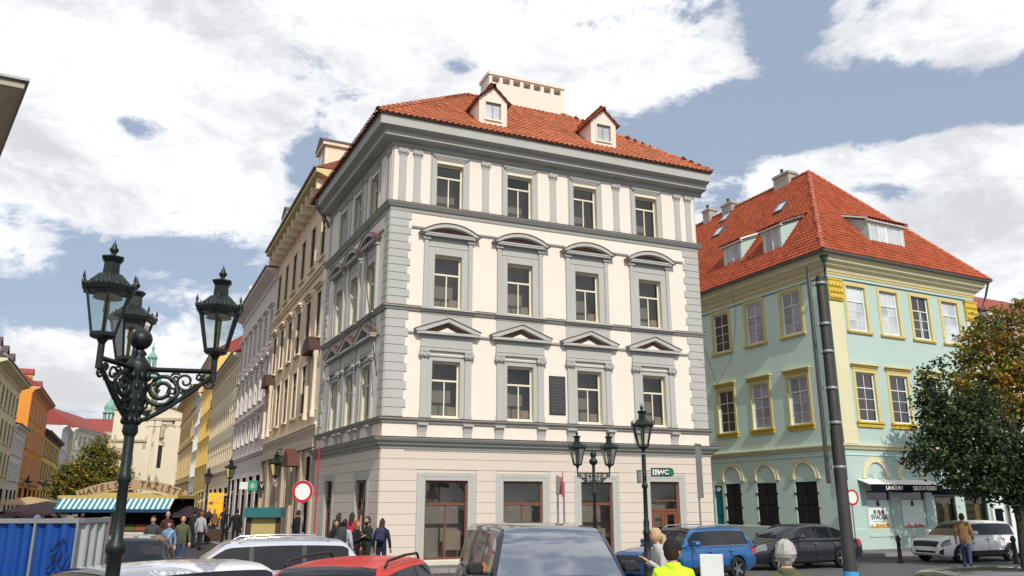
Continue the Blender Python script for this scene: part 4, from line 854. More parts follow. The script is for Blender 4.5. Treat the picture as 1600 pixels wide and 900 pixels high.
co = [(cx(233), cx(246), cz(731), cz(695)), (cx(231), cx(241), cz(757), cz(745)), (cx(229), cx(233), cz(662), cz(656)), (cx(256), cx(261), cz(662), cz(656))]
CHF.put('nave_front', wall(xa, xb, 0, cz(652), co, .5, 0).add([(xa, 0, cz(652)), (xb, 0, cz(652)), (xm + 1, 0, cz(630))], [(0, 1, 2)]), [CST, CSD, ROOM])
for o in co: CHF.put('dark_window', MB().quad((o[0] - .1, .45, o[2] - .1), (o[1] + .1, .45, o[2] - .1), (o[1] + .1, .45, o[3] + .1), (o[0] - .1, .45, o[3] + .1)), PANEG)
CHF.put('window_arch', arch_ring((co[0][0] + co[0][1]) / 2, co[0][3] - .2, .95, 1.5), CSD)
CHF.put('oculus_frame', arch_ring((co[1][0] + co[1][1]) / 2, (co[1][2] + co[1][3]) / 2, .85, 1.5), CSD)
CHF.put('curved_cornice', arch_ring((xa + xb) / 2 - 1.2, cz(700), 5.0, 5.7), CSD)
CHF.put('gable_cornice', MB().prism([(xa - .6, cz(652)), (xa - .6, cz(652) + .7), (xm + 1, cz(628)), (xm + 1, cz(632))], -.7, .0).prism([(xb, cz(652)), (xb, cz(652) + .7), (xm + 1, cz(628)), (xm + 1, cz(632))], -.7, .0).box(xa - .5, xb, -.5, 0, cz(656), cz(652)), CSD)
for x in (xa + .2, xa + 1.8, cx(262), cx(272)): CHF.put('giant_pilaster', MB().box(x, x + 1.0, -.3, .0, 0, cz(657)).box(x - .2, x + 1.2, -.45, 0, cz(657) - 1.2, cz(657)), CST)
ni = CHF.put('statue_niche', arch_ring(xm + .6, cz(668), .5, .9), CSD)
ob('statue', MB().lathe([(.5, 0), (.55, .4), (.4, 1.2), (.5, 1.9), (.3, 2.2), (.24, 2.35), (.28, 2.6), (.1, 2.8)], 10, (xm + .6, -.35, cz(668) - 2.2)), CSD, ni)
# low porch with balustrade
px0, px1 = cx(156), cx(206)
CHF.put('porch', wall(px0, px1, 0, cz(714), [(cx(178), cx(187), cz(731), cz(716) - .4), (cx(166), cx(186), .1, 6)], .5, 0).quad((px0, 0, 0), (px0, 8, 0), (px0, 8, cz(714)), (px0, 0, cz(714))).xf(Matrix.Translation((0, -4, 0))), [CST, CSD, ROOM])
CHF.put('dark_window', MB().quad((px0 + .3, -3.6, .1), (px1 - .3, -3.6, .1), (px1 - .3, -3.6, cz(716)), (px0 + .3, -3.6, cz(716))), PANEG)
CHF.put('porch_cornice', MB().box(px0 - .5, px1 + .5, -4.6, -3.9, cz(716), cz(712)), RROOF)
bm_ = MB().box(px0, px1, -4.4, -4.0, cz(712) + 1.2, cz(712) + 1.5)
CHF.put('balustrade_rail', bm_, CSD)
for i in range(14): CHF.put('baluster', MB().lathe([(.16, 0), (.22, .4), (.12, .8), (.16, 1.2)], 6, (px0 + .4 + i * (px1 - px0 - .8) / 13, -4.2, cz(712))), CSD)
for i in range(3): CHF.put('roof_statue', MB().lathe([(.45, 0), (.45, .5), (.3, .6), (.42, 1.3), (.32, 2), (.2, 2.3), (.24, 2.6), (.05, 2.9)], 8, (px0 + 1.2 + i * 3.4, -4.2, cz(712) + 1.5)), CSD)
def dome(x, y, z, s):
    d = emp('dome_tower', CHF.P(x, y, z), CHF.a); d.parent = church
    ob('drum', MB().lathe([(2.6, -8), (2.6, 0), (2.9, .1), (2.9, .5)], 8), CST, d)
    ob('copper_dome', MB().lathe([(2.9, .5), (3.0, 1.2), (2.8, 2.4), (2.1, 3.6), (1.2, 4.4), (1.0, 5.0)], 16), COPPER, d)
    ob('lantern', MB().lathe([(1.2, 5.0), (1.2, 5.2)], 8).lathe([(1.3, 7.4), (1.4, 7.6), (.9, 8.4), (.3, 9.2), (.25, 9.8), (.45, 10.2), (.2, 10.7), (.03, 12)], 10), COPPER, d)
    for i in range(8): ob('lantern_post', MB().box(-.13, .13, -.13, .13, 5.2, 7.4), COPPER, d, (math.cos(i * math.pi / 4) * 1.05, math.sin(i * math.pi / 4) * 1.05, 0), i * math.pi / 4)
    d.scale = (s, s, s)
dome(cx(205), 6, cz(597), .9); dome(cx(298), 6, cz(600), .95)
st = at(165, 690, 205); tw_ = emp('clock_turret', (st.x, st.y, 0), 0, 'slim turret with small pale green cupola left of the church', 'tower')
ob('shaft', MB().box(-1.3, 1.3, -1.3, 1.3, 0, at(165, 665, 205).z), mat('violet_slate', (.13, .11, .17), .8, .15), tw_)
zt = at(165, 662, 205).z
for i in range(8): ob('lantern_post', MB().box(-.14, .14, -.14, .14, zt, zt + 2.6), COPPER, tw_, (math.cos(i * math.pi / 4 + .39) * 1.15, math.sin(i * math.pi / 4 + .39) * 1.15, 0))
ob('belfry_floor', MB().box(-1.45, 1.45, -1.45, 1.45, zt - .3, zt), COPPER, tw_); ob('cupola', MB().lathe([(1.6, zt + 2.6), (1.65, zt + 2.9), (1.0, zt + 3.1), (1.3, zt + 3.7), (1.25, zt + 4.5), (.7, zt + 5.3), (.15, zt + 5.8), (.05, zt + 8)], 12), COPPER, tw_)

# houses glimpsed behind the mint building
hp = MLF.P(0, 0) + Vector((MX, MY, 0))
house('pink_roof_house', 'house with faded pinkish tile roof glimpsed between the corner house and the mint building', ((Vector((MX, MY, 0)) + Vector((md.x, md.y, 0)) * 29.1)[:2]), MB_ - 180, 12, 14.5, WPL, WPL, [(10.5, 12.5)], 4, 1.2, mat('faded_pink_tile', (.42, .20, .17), .8, .25, 1.5, .4, 8), 6, corn=.5)
hr = Vector((MX, MY, 0)) + Vector((math.cos(R(MA)), math.sin(R(MA)), 0)) * 12.2
house('white_gable_house', 'white house with red roof behind the trees at the right edge', (hr.x, hr.y + .5), MA, 14, 12.5, WPL, WPL, [(5.5, 7.5), (9, 11)], 5, 1.1, RROOF, 3.2, corn=.5, gops=gopen(14, 4, 2.2, 3))
# pavements with kerbs
def slab(name, pts, h, m_):
    n = len(pts); ob(name, MB().add([(x, y, 0) for x, y in pts] + [(x, y, h) for x, y in pts], [tuple(range(n, 2 * n))] + [(i, (i + 1) % n, n + (i + 1) % n, n + i) for i in range(n)]), m_, kind='structure')
M0 = Vector((OX, OY, 0))
def fp(x, y): p = M0 + FR.P(x, y); return (p.x, p.y)
def sp_(v, o): p = M0 + SD.P(SL - v, -o); return (p.x, p.y)
slab('pavement', [sp_(115, 2.6), sp_(0, 2.6), fp(-2.4, -1.6), fp(FW + 1.2, -1.6), fp(FW + 1.2, .0), fp(0, .0), sp_(115, -.5)], .12, PAVE)
def mp_(x, y): p = Vector((MX, MY, 0)) + MRF.P(x, y); return (p.x, p.y)
slab('pavement', [mp_(-2.2, 14), mp_(-2.2, -2.2), mp_(26, -2.2), mp_(26, 0), mp_(0, 0), mp_(0, 14)], .12, PAVE)
slab('pavement', [lpt(-30), lpt(95), (lpt(95)[0] + 5, lpt(95)[1]), (lpt(-30)[0] + 4, lpt(-30)[1])], .12, PAVE)
def kerbs(a, b, n):
    a, b = Vector(a), Vector(b); d = (b - a) / n; ang = math.atan2(d.y, d.x); me = MB().cbox(0, d.length - .012, 0, .0, 0, 0, .0).mesh('kerb_stone', KERB)
    me = MB().box(0, d.length - .012, -.22, .0, 0, .135).mesh('kerb_stone', KERB)
    r_ = emp('kerb', (a.x, a.y, 0), ang); r_['kind'] = 'structure'
    for i in range(n): ob('kerb_stone', me, None, r_, (d.length * i, 0, random.uniform(-.004, .004)))
kerbs(sp_(60, 2.6), sp_(0, 2.6), 60); kerbs(fp(-2.4, -1.6), fp(FW + 1.2, -1.6), 16); kerbs(mp_(-2.2, -2.2), mp_(26, -2.2), 26)
slab('road', [(-3.4, 3), (60, 3), (60, 36), (20, 33), mp_(-3, -5.0), fp(FW + 1, -4.5), fp(0, -3.0), (-5, 20)], .004, ASPH)
# ------------------------------------------------------------------ lamps
def hexring(r, z, n=6, rot=R(30)): return [(r * math.cos(rot + 2 * math.pi * i / n), r * math.sin(rot + 2 * math.pi * i / n), z) for i in range(n)]
BURN = mat('gas_mantle', (.75, .73, .65), .6, .05); LCREAM = mat('lantern_reflector', (.55, .53, .45), .5, .1)
def lantern(parent, loc, s=1.0, rz=0.0):
    L = emp('lantern', loc, rz); L.parent = parent; L.scale = (s, s, s)
    ob('base_ring', MB().loft([hexring(.13, -.06), hexring(.19, -.03), hexring(.19, .02), hexring(.15, .03)], True, False).lathe([(.03, -.2), (.05, -.12), (.09, -.05)], 8), IRON, L)
    a, b = hexring(.175, .02), hexring(.315, .62)
    pm_ = []
    for i in range(6):
        j = (i + 1) % 6
        ob('pane', MB().quad(Vector(a[i]) * .985, Vector(a[j]) * .985, Vector(b[j]) * .985, Vector(b[i]) * .985), GLASSL, L)
        ob('glazing_bar', MB().tube([a[i], b[i]], .02, 4, sm=False), IRON, L)
    ob('roof_rim', MB().loft([hexring(.31, .60), hexring(.37, .61), hexring(.385, .66), hexring(.34, .69)], True, False), IRON, L)
    m = MB()
    for i in range(6):
        p, q = Vector(hexring(.372, .66)[i]), Vector(hexring(.372, .66)[(i + 1) % 6]); d = (q - p)
        for k in range(5):
            c = p + d * ((k + .5) / 5); h = .05 + (.05 if k == 2 else .02 if k in (1, 3) else 0)
            m.lathe([(.022, 0), (.03, h * .4), (.012, h * .65), (.02, h * .85), (.003, h * 1.1)], 5, c)
        m.lathe([(.02, 0), (.028, .05), (.012, .07), (.024, .11), (.003, .19)], 5, p)
    ob('cresting', m, IRON, L)
    ob('roof_cap', MB().loft([hexring(.34, .68), hexring(.27, .76), hexring(.17, .86), hexring(.125, .88), hexring(.115, 1.04), hexring(.165, 1.11), hexring(.16, 1.13), hexring(.07, 1.15)], True, False), IRON, L)
    ob('finial', MB().lathe([(.05, 1.14), (.03, 1.18), (.06, 1.22), (.065, 1.25), (.03, 1.29), (.035, 1.31), (.012, 1.34), (.002, 1.4)], 8), IRON, L)
    ob('reflector', MB().lathe([(.2, .52), (.14, .58), (.05, .6)], 10), LCREAM, L)
    ob('burner', MB().lathe([(.03, .03), (.03, .3), (.045, .34), (.035, .5), (.02, .54)], 8), mat('brass', (.28, .2, .08), .4, .1, metal=.8), L)
    return L
def spiral(c, r0, turns, a0, dx, dz, n=26):      # planar scroll in the plane spanned by dx (vector) and z
    pts = []
    for i in range(n + 1):
        t = i / n; r = r0 * (1 - .8 * t); a = a0 + turns * 2 * math.pi * t
        pts.append(Vector(c) + Vector(dx) * (r * math.cos(a)) + Vector((0, 0, 1)) * (r * math.sin(a) * dz))
    return pts
def scroll_arm(parent, direction, length, z, s=1.0, drop=.0):
    d = Vector((math.cos(direction), math.sin(direction), 0)); A = MB()
    A.tube([d * .06 + Vector((0, 0, z)), d * length + Vector((0, 0, z))], .03 * s, 4, sm=False)
    A.tube([d * length + Vector((0, 0, z - .12 * s)), d * length + Vector((0, 0, z + .15))], .036 * s, 6)
    low = [d * (.07 + (length - .1) * t) + Vector((0, 0, z - (.62 - .55 * t ** 1.3) * s)) for t in [i / 8 for i in range(9)]]
    A.tube(low, [.028 * s] * 9, 5)
    A.tube(spiral(d * (.34 * length) + Vector((0, 0, z - .23 * s)), .21 * s, 2.1, R(200), d, 1), [.026 * s] * 27, 5)
    A.tube(spiral(d * (.64 * length) + Vector((0, 0, z - .13 * s)), .115 * s, 1.5, R(20), d, -1), [.016 * s] * 27, 5)
    A.tube(spiral(d * (.96 * length) + Vector((0, 0, z - .15 * s)), .075 * s, 1.4, R(90), d, 1), [.016 * s] * 27, 5)
    for t, h in ((.14, .5), (.3, .44), (.46, .33), (.6, .24), (.76, .16)):
        p = d * (length * t) + Vector((0, 0, z - h * s)); sd_ = Vector((-d.y, d.x, 0))
        for q in (-1, 1): A.add([p, p + d * .09 * s + Vector((0, 0, .02 * s)) + sd_ * .02 * q, p + d * .05 * s - Vector((0, 0, .075 * s)) + sd_ * .012 * q, p - d * .03 * s - Vector((0, 0, .03 * s))], [(0, 1, 2, 3)])
    for t, zz, q, r0 in ((.2, -.13, 1, .1), (.48, -.26, -1, .085), (.5, -.1, 1, .07), (.82, -.07, -1, .05), (.13, -.42, 1, .08)):
        A.tube(spiral(d * (length * t) + Vector((0, 0, z + zz * s)), r0 * s, 1.4, R(40 * q), d, q), [.015 * s] * 27, 4)
    return ob('scroll_arm', A, IRON, parent)
def post(parent, h, r=.085, s=1.0):
    return ob('post', MB().lathe([(.30 * s, 0), (.30 * s, .12), (.24 * s, .2), (.21 * s, .7), (.23 * s, .78), (.16 * s, .86), (.14 * s, 1.35), (.17 * s, 1.4), (.17 * s, 1.46), (.125 * s, 1.52), (.135 * s, 1.7), (r, 1.78), (r * .9, h - .9), (r * 1.35, h - .86), (r * 1.35, h - .8), (r, h - .76), (r * .95, h)], 12), IRON, parent)
P3 = at(220, 536, 7.6); t3l = emp('triple_lamp_post', (P3.x, P3.y, .44), 0, 'ornate dark iron street lamp with three hexagonal lanterns in the left foreground', 'street lamp')
t3l.scale = (.8, .8, .8)
ob('post', MB().lathe([(.30, -.55), (.30, -.4), (.24, -.32), (.2, .2), (.22, .28), (.11, .36), (.088, 1.1), (.105, 1.15), (.105, 1.22), (.076, 1.3), (.076, 1.62), (.108, 1.66), (.108, 1.74), (.066, 1.8), (.06, 2.0), (.055, 2.4), (.075, 2.44), (.075, 2.5), (.058, 2.54), (.058, 3.2)], 14), IRON, t3l)
ob('bracket_head', MB().lathe([(.065, 2.95), (.09, 3.0), (.08, 3.1), (.125, 3.3), (.14, 3.5), (.12, 3.7), (.15, 3.78), (.11, 3.84), (.065, 3.9), (.09, 3.93), (.055, 3.97)], 10), IRON, t3l)
ob('ball_finial', MB().lathe([(.03, 3.96)] + [(.13 * math.sin(math.pi * i / 9), 4.1 - .13 * math.cos(math.pi * i / 9)) for i in range(1, 9)] + [(.01, 4.25)], 14), IRON, t3l)
m = MB()
for i in range(9):
    for j in range(5):
        a = 2 * math.pi * (i + .5 * (j % 2)) / 9; r = .085 + .012 * j; m.lathe([(.012, 0), (.035, .03), (.03, .07), (.006, .11)], 5, (r * math.cos(a), r * math.sin(a), 3.08 + .13 * j))
ob('leaf_ornament', m, IRON, t3l)
for an, ln in ((R(14), .86), (R(266), .80), (R(124), .9)):
    scroll_arm(t3l, an, ln, 3.74); lantern(t3l, (ln * math.cos(an), ln * math.sin(an), 4.0), .79, an)
P2 = at(927, 715, 25); t2l = emp('twin_lamp_post', (P2.x, P2.y, 0), R(8), 'dark green street lamp with two lanterns in front of the white corner house', 'street lamp')
post(t2l, 3.3, .05, .5); ob('finial', MB().lathe([(.07, 3.3), (.13, 3.36), (.13, 3.45), (.06, 3.5), (.1, 3.58), (.09, 3.66), (.02, 3.74)], 8), IRON, t2l)
for s in (0, math.pi): scroll_arm(t2l, s, .5, 3.05, .6); lantern(t2l, (.5 * math.cos(s), 0, 3.32), .75)
P1 = at(1005, 700, 22); t1l = emp('single_lamp_post', (P1.x, P1.y, 0), 0, 'dark green street lamp with one large lantern beside the toilet sign', 'street lamp')
post(t1l, 3.45, .06, .6); lantern(t1l, (0, 0, 3.66), .84)
for n_, (px, py, Y, lb) in enumerate(((358, 760, 44, 'small street lamp with one lantern on the right pavement near the cafe awnings'), (323, 772, 56, 'small street lamp with one lantern farthest along the right pavement'))):
    p = at(px, py, Y); t = emp('street_lamp', (p.x, p.y, .12), 0, lb, 'street lamp', 'small lamps along the pavement'); post(t, 3.2, .06, .7); lantern(t, (0, 0, 3.35), .8)
for px, Y in ((42, 84), (70, 98)):
    p = at(px, 760, Y); t = emp('street_lamp', (p.x, p.y, 0), 0, 'small lamp before the orange house' if px < 60 else 'small lamp before the yellow bay house', 'street lamp', 'small lamps along the left row'); post(t, 3.4, .07, .8); lantern(t, (0, 0, 3.55), 1.0)
# wall lantern of the tan house
wlp = at(431, 735, 44); wl = emp('wall_lantern', (wlp.x, wlp.y, wlp.z - .3), 0, 'large dark wall lantern hanging before the tan house', 'lantern'); lantern(wl, (0, 0, 0), 1.0); ob('bracket', MB().tube([(0, 0, 1.4), (.6, .4, 1.5), (1.2, .8, 1.2)], .03), IRON, wl)

# ------------------------------------------------------------------ signs and poles
GALV = mat('galvanised_steel', (.26, .27, .28), .5, .2, 4, .05, metal=.5); GREYM = mat('grey_sign_back', (.17, .18, .17), .6, .25, 5, .1, streak=.2); SGREEN = mat('sign_green', (.005, .055, .035), .4, .1, 3, 0)
def disc(m, r, y0, y1, n=28, c=(0, 0), mi=0): return m.prism([(c[0] + r * math.cos(2 * math.pi * i / n), c[1] + r * math.sin(2 * math.pi * i / n)) for i in range(n)], y0, y1, mi)
def ring(m, r0, r1, y0, y1, n=28, c=(0, 0)):
    for i in range(n):
        a, b = 2 * math.pi * i / n, 2 * math.pi * (i + 1) / n
        m.prism([(c[0] + r1 * math.cos(a), c[1] + r1 * math.sin(a)), (c[0] + r1 * math.cos(b), c[1] + r1 * math.sin(b)), (c[0] + r0 * math.cos(b), c[1] + r0 * math.sin(b)), (c[0] + r0 * math.cos(a), c[1] + r0 * math.sin(a))], y0, y1)
    return m
ns = at(473, 768, 26); s_ = emp('round_road_sign', (ns.x, ns.y, 0), R(-8), 'round white road sign with red border on a grey post', 'road sign')
ob('post', MB().tube([(0, .05, 0), (0, .05, ns.z + .3)], .035, 8), GALV, s_); ob('disc', disc(MB(), .345, -.01, .012).xf(Matrix.Translation((0, 0, ns.z))), SIGNW, s_); ob('red_border', ring(MB(), .255, .338, -.02, -.011).xf(Matrix.Translation((0, 0, ns.z))), SIGNR, s_); ob('clamp', MB().box(-.05, .05, .012, .1, ns.z - .05, ns.z + .05), GALV, s_)
rs = at(1326, 777, 37.2); s_ = emp('round_wall_sign', (rs.x + .15, rs.y, 0), R(20), 'round sign with red border on the mint corner, half hidden by the pole', 'road sign')
ob('disc', disc(MB(), .36, -.01, .012).xf(Matrix.Translation((0, 0, rs.z))), SIGNW, s_); ob('red_border', ring(MB(), .27, .352, -.02, -.011).xf(Matrix.Translation((0, 0, rs.z))), SIGNR, s_); ob('post', MB().tube([(0, .05, 0), (0, .05, rs.z + .3)], .03, 8), GALV, s_)
wc = at(1035, 738, 21.8); s_ = emp('toilet_sign', (wc.x, wc.y, wc.z), R(6), 'dark green WC sign with toilet pictogram fixed to the single lamp post', 'sign')
m = MB(); hw, hh, r = .31, .115, .1
m.prism([(-hw, -hh), (hw - r, -hh)] + [(hw - r + r * math.sin(t), -hh + r - r * math.cos(t)) for t in [math.pi / 2 * i / 5 for i in range(1, 6)]] + [(hw - r + r * math.cos(t), hh - r + r * math.sin(t)) for t in [math.pi / 2 * i / 5 for i in range(0, 6)]] + [(-hw, hh)], -.01, .015)
ob('plate', m, SGREEN, s_); ob('pictogram_panel', MB().box(-.27, -.1, -.016, -.0101, -.07, .07), SIGNW, s_)
ob('pictogram', disc(MB(), .016, -.02, -.0161, 10, (-.225, .04)).prism([(-.245, .02), (-.205, .02), (-.215, -.06), (-.235, -.06)], -.02, -.0161).box(-.187, -.183, -.02, -.0161, -.065, .065), SGREEN, s_)
ob('pictogram', disc(MB(), .016, -.02, -.0161, 10, (-.145, .04)).prism([(-.15, .02), (-.14, .02), (-.12, -.06), (-.17, -.06)], -.02, -.0161), SGREEN, s_)
ob('lettering', text_mesh('WC', .17, SIGNW, .003, bold=.004), None, s_, (.02, -.014, 0)); ob('arrow_ring', ring(MB(), .055, .066, -.016, -.0101, 20, (.22, 0)).box(.19, .25, -.016, -.0101, -.008, .008).prism([(.23, .035), (.255, 0), (.23, -.035)], -.016, -.0101), mat('arrow_green', (.05, .3, .2), .4), s_)
ob('clamp', MB().box(-.42, -.31, .0, .03, -.05, -.02).box(-.42, -.31, .0, .03, .02, .05), GALV, s_)
p = at(1003, 743, 21.9); ob('junction_box', MB().cbox(-.13, -.02, -.1, .04, -.2, .12, .02).box(-.14, -.01, -.11, .05, .121, .14), GREYM, None, (p.x, p.y, p.z), 0, 'small grey box clamped to the single lamp post left of the WC sign', 'box')
p = at(871, 745, 24); s_ = emp('sign_post', (p.x, p.y, 0), 0, 'thin post with small grey sign back, left of the red-edged sign', 'sign'); ob('post', MB().tube([(0, 0, 0), (0, 0, p.z + .05)], .03, 8), GALV, s_); ob('sign_back', MB().cbox(-.05, .12, -.06, -.03, p.z - .5, p.z, .01), GREYM, s_)
p = at(879, 742, 24); s_ = emp('sign_post', (p.x, p.y, 0), 0, 'thin post carrying a red sign seen edge-on', 'sign'); ob('post', MB().tube([(0.03, 0, 0), (0.03, 0, p.z - .2)], .03, 8), GALV, s_)
ob('triangular_sign', MB().prism([(-.35, p.z - .62), (.35, p.z - .62), (0, p.z + .12)], -.01, .012), SIGNR, s_, (0, -.03, 0), R(82))
p = at(1093, 740, 27.5); s_ = emp('tall_sign_post', (p.x, p.y, 0), R(58), 'post with tall weathered sign panel turned almost edge-on before the corner house', 'sign'); z0, z1 = at(1093, 778, 27.5).z, at(1093, 696, 27.5).z
ob('post', MB().tube([(0, .06, 0), (0, .06, z1)], .035, 8), GALV, s_); ob('panel', MB().cbox(-.22, .22, -.03, .03, z0, z1, .01), GREYM, s_); ob('cap', MB().box(-.23, .23, -.04, .04, z1 + .001, z1 + .05), mat('mossy_top', (.16, .15, .06), .9, .2), s_)
# tall lamp pole with banner frames at the right
pt_ = at(1281, 432, 14); s_ = emp('tall_steel_pole', (pt_.x, pt_.y, 0), 0, 'tall weathered steel pole with narrow banner panels at the right', 'pole')
PST = mat('weathered_pole', (.05, .05, .048), .6, .25, 3, .2, 30, metal=.3, streak=.15)
ob('shaft', MB().lathe([(.115, 0), (.11, 1.2), (.105, 1.25), (.095, 3.4), (.085, 3.45), (.078, pt_.z - .02), (.072, pt_.z)], 14), PST, s_)
for i, z in enumerate((2.75, 3.5, 4.1, 4.75, 5.25, 6.0)): ob('band', MB().lathe([(.095, z), (.108, z + .01), (.108, z + .05), (.095, z + .06)], 14).box(-.14, -.08, -.02, .02, z + .01, z + .05), GALV, s_)
for z0, z1 in ((4.95, 6.3), (2.95, 4.9), (2.55, 2.9)):
    bp_ = ob('banner_panel', MB().box(-.3, .3, -.012, .012, z0, z1), mat('banner_back', (.11, .13, .135), .5, .3, 2, .05, streak=.2), s_, (-.15, .16, 0), R(66)); ob('banner_frame', MB().box(-.33, -.3, -.02, .02, z0, z1).box(.3, .33, -.02, .02, z0, z1).box(-.33, .33, -.02, .02, z1, z1 + .03).box(-.33, .33, -.02, .02, z0 - .03, z0), PST, bp_)
ob('blue_sticker', MB().lathe([(.123, .75), (.123, 1.1)], 14, cap=False), mat('sticker_blue', (.05, .3, .6), .5), s_)
wb = at(1111, 866, 9.5); s_ = emp('white_board', (wb.x, wb.y, 0), R(-4), 'blank white board on a short post between the high-visibility man and the grey-haired man', 'sign'); ob('board', MB().cbox(-.128, .128, -.012, .012, wb.z - .42, wb.z, .006), mat('dirty_white', (.62, .63, .64), .6, .12, 5, .05, streak=.1), s_); ob('post', MB().tube([(0, .04, 0), (0, .04, wb.z - .05)], .025, 6), GALV, s_)
rp = at(491, 830, 27.2); s_ = emp('red_white_pole', (rp.x, rp.y, 0), 0, 'slim red pole standing at the far left end of the corner house', 'pole'); ob('pole', MB().tube([(0, 0, 1.2), (0, 0, 4.0)], .022, 6), SIGNR, s_); ob('pole_foot', MB().tube([(0, 0, 0), (0, 0, 1.2)], .035, 6), GALV, s_)
for (px, py, Y, w, h, m_, nm, lb) in ((381, 759, 52, .55, .45, SIGNW, 'hanging_sign', 'white hanging shop sign left of the green cross sign'), (395, 759, 51, .58, .62, mat('cross_green', (.02, .26, .16), .5), 'pharmacy_sign', 'square green sign with dotted ring hanging over the pavement'), (409, 759, 50, .48, .5, BLACK, 'hanging_sign', 'black square hanging sign with white letter V'), (450, 738, 45, .86, .72, mat('lime_green', (.16, .36, .03), .5), 'hanging_sign', 'lime green sign with blue and orange bars on the tan house')):
    p = at(px, py, Y); s_ = emp(nm, (p.x, p.y, p.z), R(5), lb, 'sign'); ob('plate', MB().cbox(-w / 2, w / 2, -.03, .03, -h / 2, h / 2, .01), m_, s_); ob('bracket', MB().tube([(w / 2, 0, h * .3), (w / 2 + 1.0, .45, h * .3)], .02), IRON, s_)
    if nm == 'pharmacy_sign':
        ob('emblem', ring(MB(), .1, .13, -.036, -.031, 20).box(-.03, .03, -.037, -.0311, -.07, .07), SIGNW, s_)
        for i in range(12): ob('dot', disc(MB(), .018, -.036, -.031, 8, (.21 * math.cos(i * math.pi / 6), .21 * math.sin(i * math.pi / 6))), SIGNW, s_)
    if 'letter V' in lb: ob('lettering', text_mesh('V', .4, SIGNW, .003), None, s_, (0, -.034, 0))
    if 'lime' in lb: ob('blue_bar', MB().box(-.28, .28, -.036, -.031, .0, .22), mat('bar_blue', (.02, .16, .42), .5), s_); ob('orange_bar', MB().box(-.28, .28, -.036, -.031, -.24, -.06), mat('bar_orange', (.5, .17, .03), .5), s_)
# notice board with small roof
kb = at(414, 793, 25); s_ = emp('notice_board', (kb.x, kb.y, 0), R(4), 'cream notice board with teal little roof beside the round road sign', 'notice board')
ob('roof', MB().prism([(-.55, kb.z - .28), (.55, kb.z - .28), (.52, kb.z), (-.52, kb.z)], -.25, .25), mat('teal_roof', (.02, .12, .13), .6, .2, 4), s_); ob('board', MB().box(-.36, .36, -.03, .03, .75, kb.z - .28), mat('notice_paper', (.40, .33, .13), .8, .15, 5, .1), s_)
for x in (-.42, .42): ob('leg', MB().box(x - .06, x + .06, -.06, .06, 0, kb.z - .28), DBRN, s_)
# bollards
for px, py, Y, lb in ((1404, 850, 31.5, 'dark bollard in front of the white hatchback nose'), (1583, 846, 31.0, 'dark bollard between the white hatchback and the dark grey car')):
    p = at(px, py, Y); ob('bollard', MB().lathe([(.11, 0), (.11, .08), (.075, .14), (.07, .8), (.1, .84), (.09, .92), (.05, 1.0), (.01, 1.02)], 10), BLACK, None, (p.x, p.y, 0), 0, lb, 'bollard', 'bollards on the square')
# blue and grey hoarding
CB = mat('blue_sheet', (.01, .06, .27), .4, .15, 2, .05, streak=.2, metal=.1); CG = mat('grey_sheet', (.34, .36, .35), .6, .12, 2, .1, streak=.15)
fr_ = emp('site_hoarding', (0, 0, 0), 0, 'corrugated blue and grey metal hoarding at the lower left', 'fence')
def corr(a, b, z0, z1, m_, name):
    a, b = Vector(a), Vector(b); d = b - a; L = d.length; n = int(L / .026); rings = [[], []]
    for i in range(n + 1):
        x = L * i / n; t = (x / .2) % 1.0; y = .035 * max(-1, min(1, 2.2 * math.sin(2 * math.pi * t)))
        for k, z in enumerate((z0, z1)): rings[k].append((x, y, z))
    return ob(name, MB().loft(rings, False, True, False), m_, fr_, (a.x, a.y, 0), math.atan2(d.y, d.x))
A0, A1_, A2_, A3 = at(-120, 815, 11.1), at(60, 815, 11.2), at(126, 813, 11.25), at(168, 809, 11.9)
for a, b, m_, nm in ((A0, A1_, CB, 'blue_sheet'), (A1_, A2_, CB, 'blue_sheet'), (A2_, A3, CG, 'grey_sheet')):
    corr((a.x, a.y), (b.x, b.y), .1, 1.93, m_, nm)
    d = (b - a).to_2d(); ob('top_rail', MB().box(0, d.length - .01, -.045, .045, 1.93, 1.99).box(0, d.length - .01, -.045, .045, .05, .1), GALV, fr_, (a.x, a.y, 0), math.atan2(d.y, d.x))
    ob('upright', MB().box(-.03, .0, -.05, .05, 0, 2.0), GALV, fr_, (b.x, b.y, 0), math.atan2(d.y, d.x))
g0 = at(60, 840, 10.2)
for pts in ([(80, 880), (84, 858), (92, 846), (96, 862), (90, 878)], [(78, 862), (100, 842), (104, 850)], [(72, 890), (88, 872), (96, 890), (108, 868)]): ob('graffiti_stroke', MB().tube([at(x, y, 11.15) for x, y in pts], .012, 4), mat('dark_spray', (.008, .02, .08), .6), fr_)
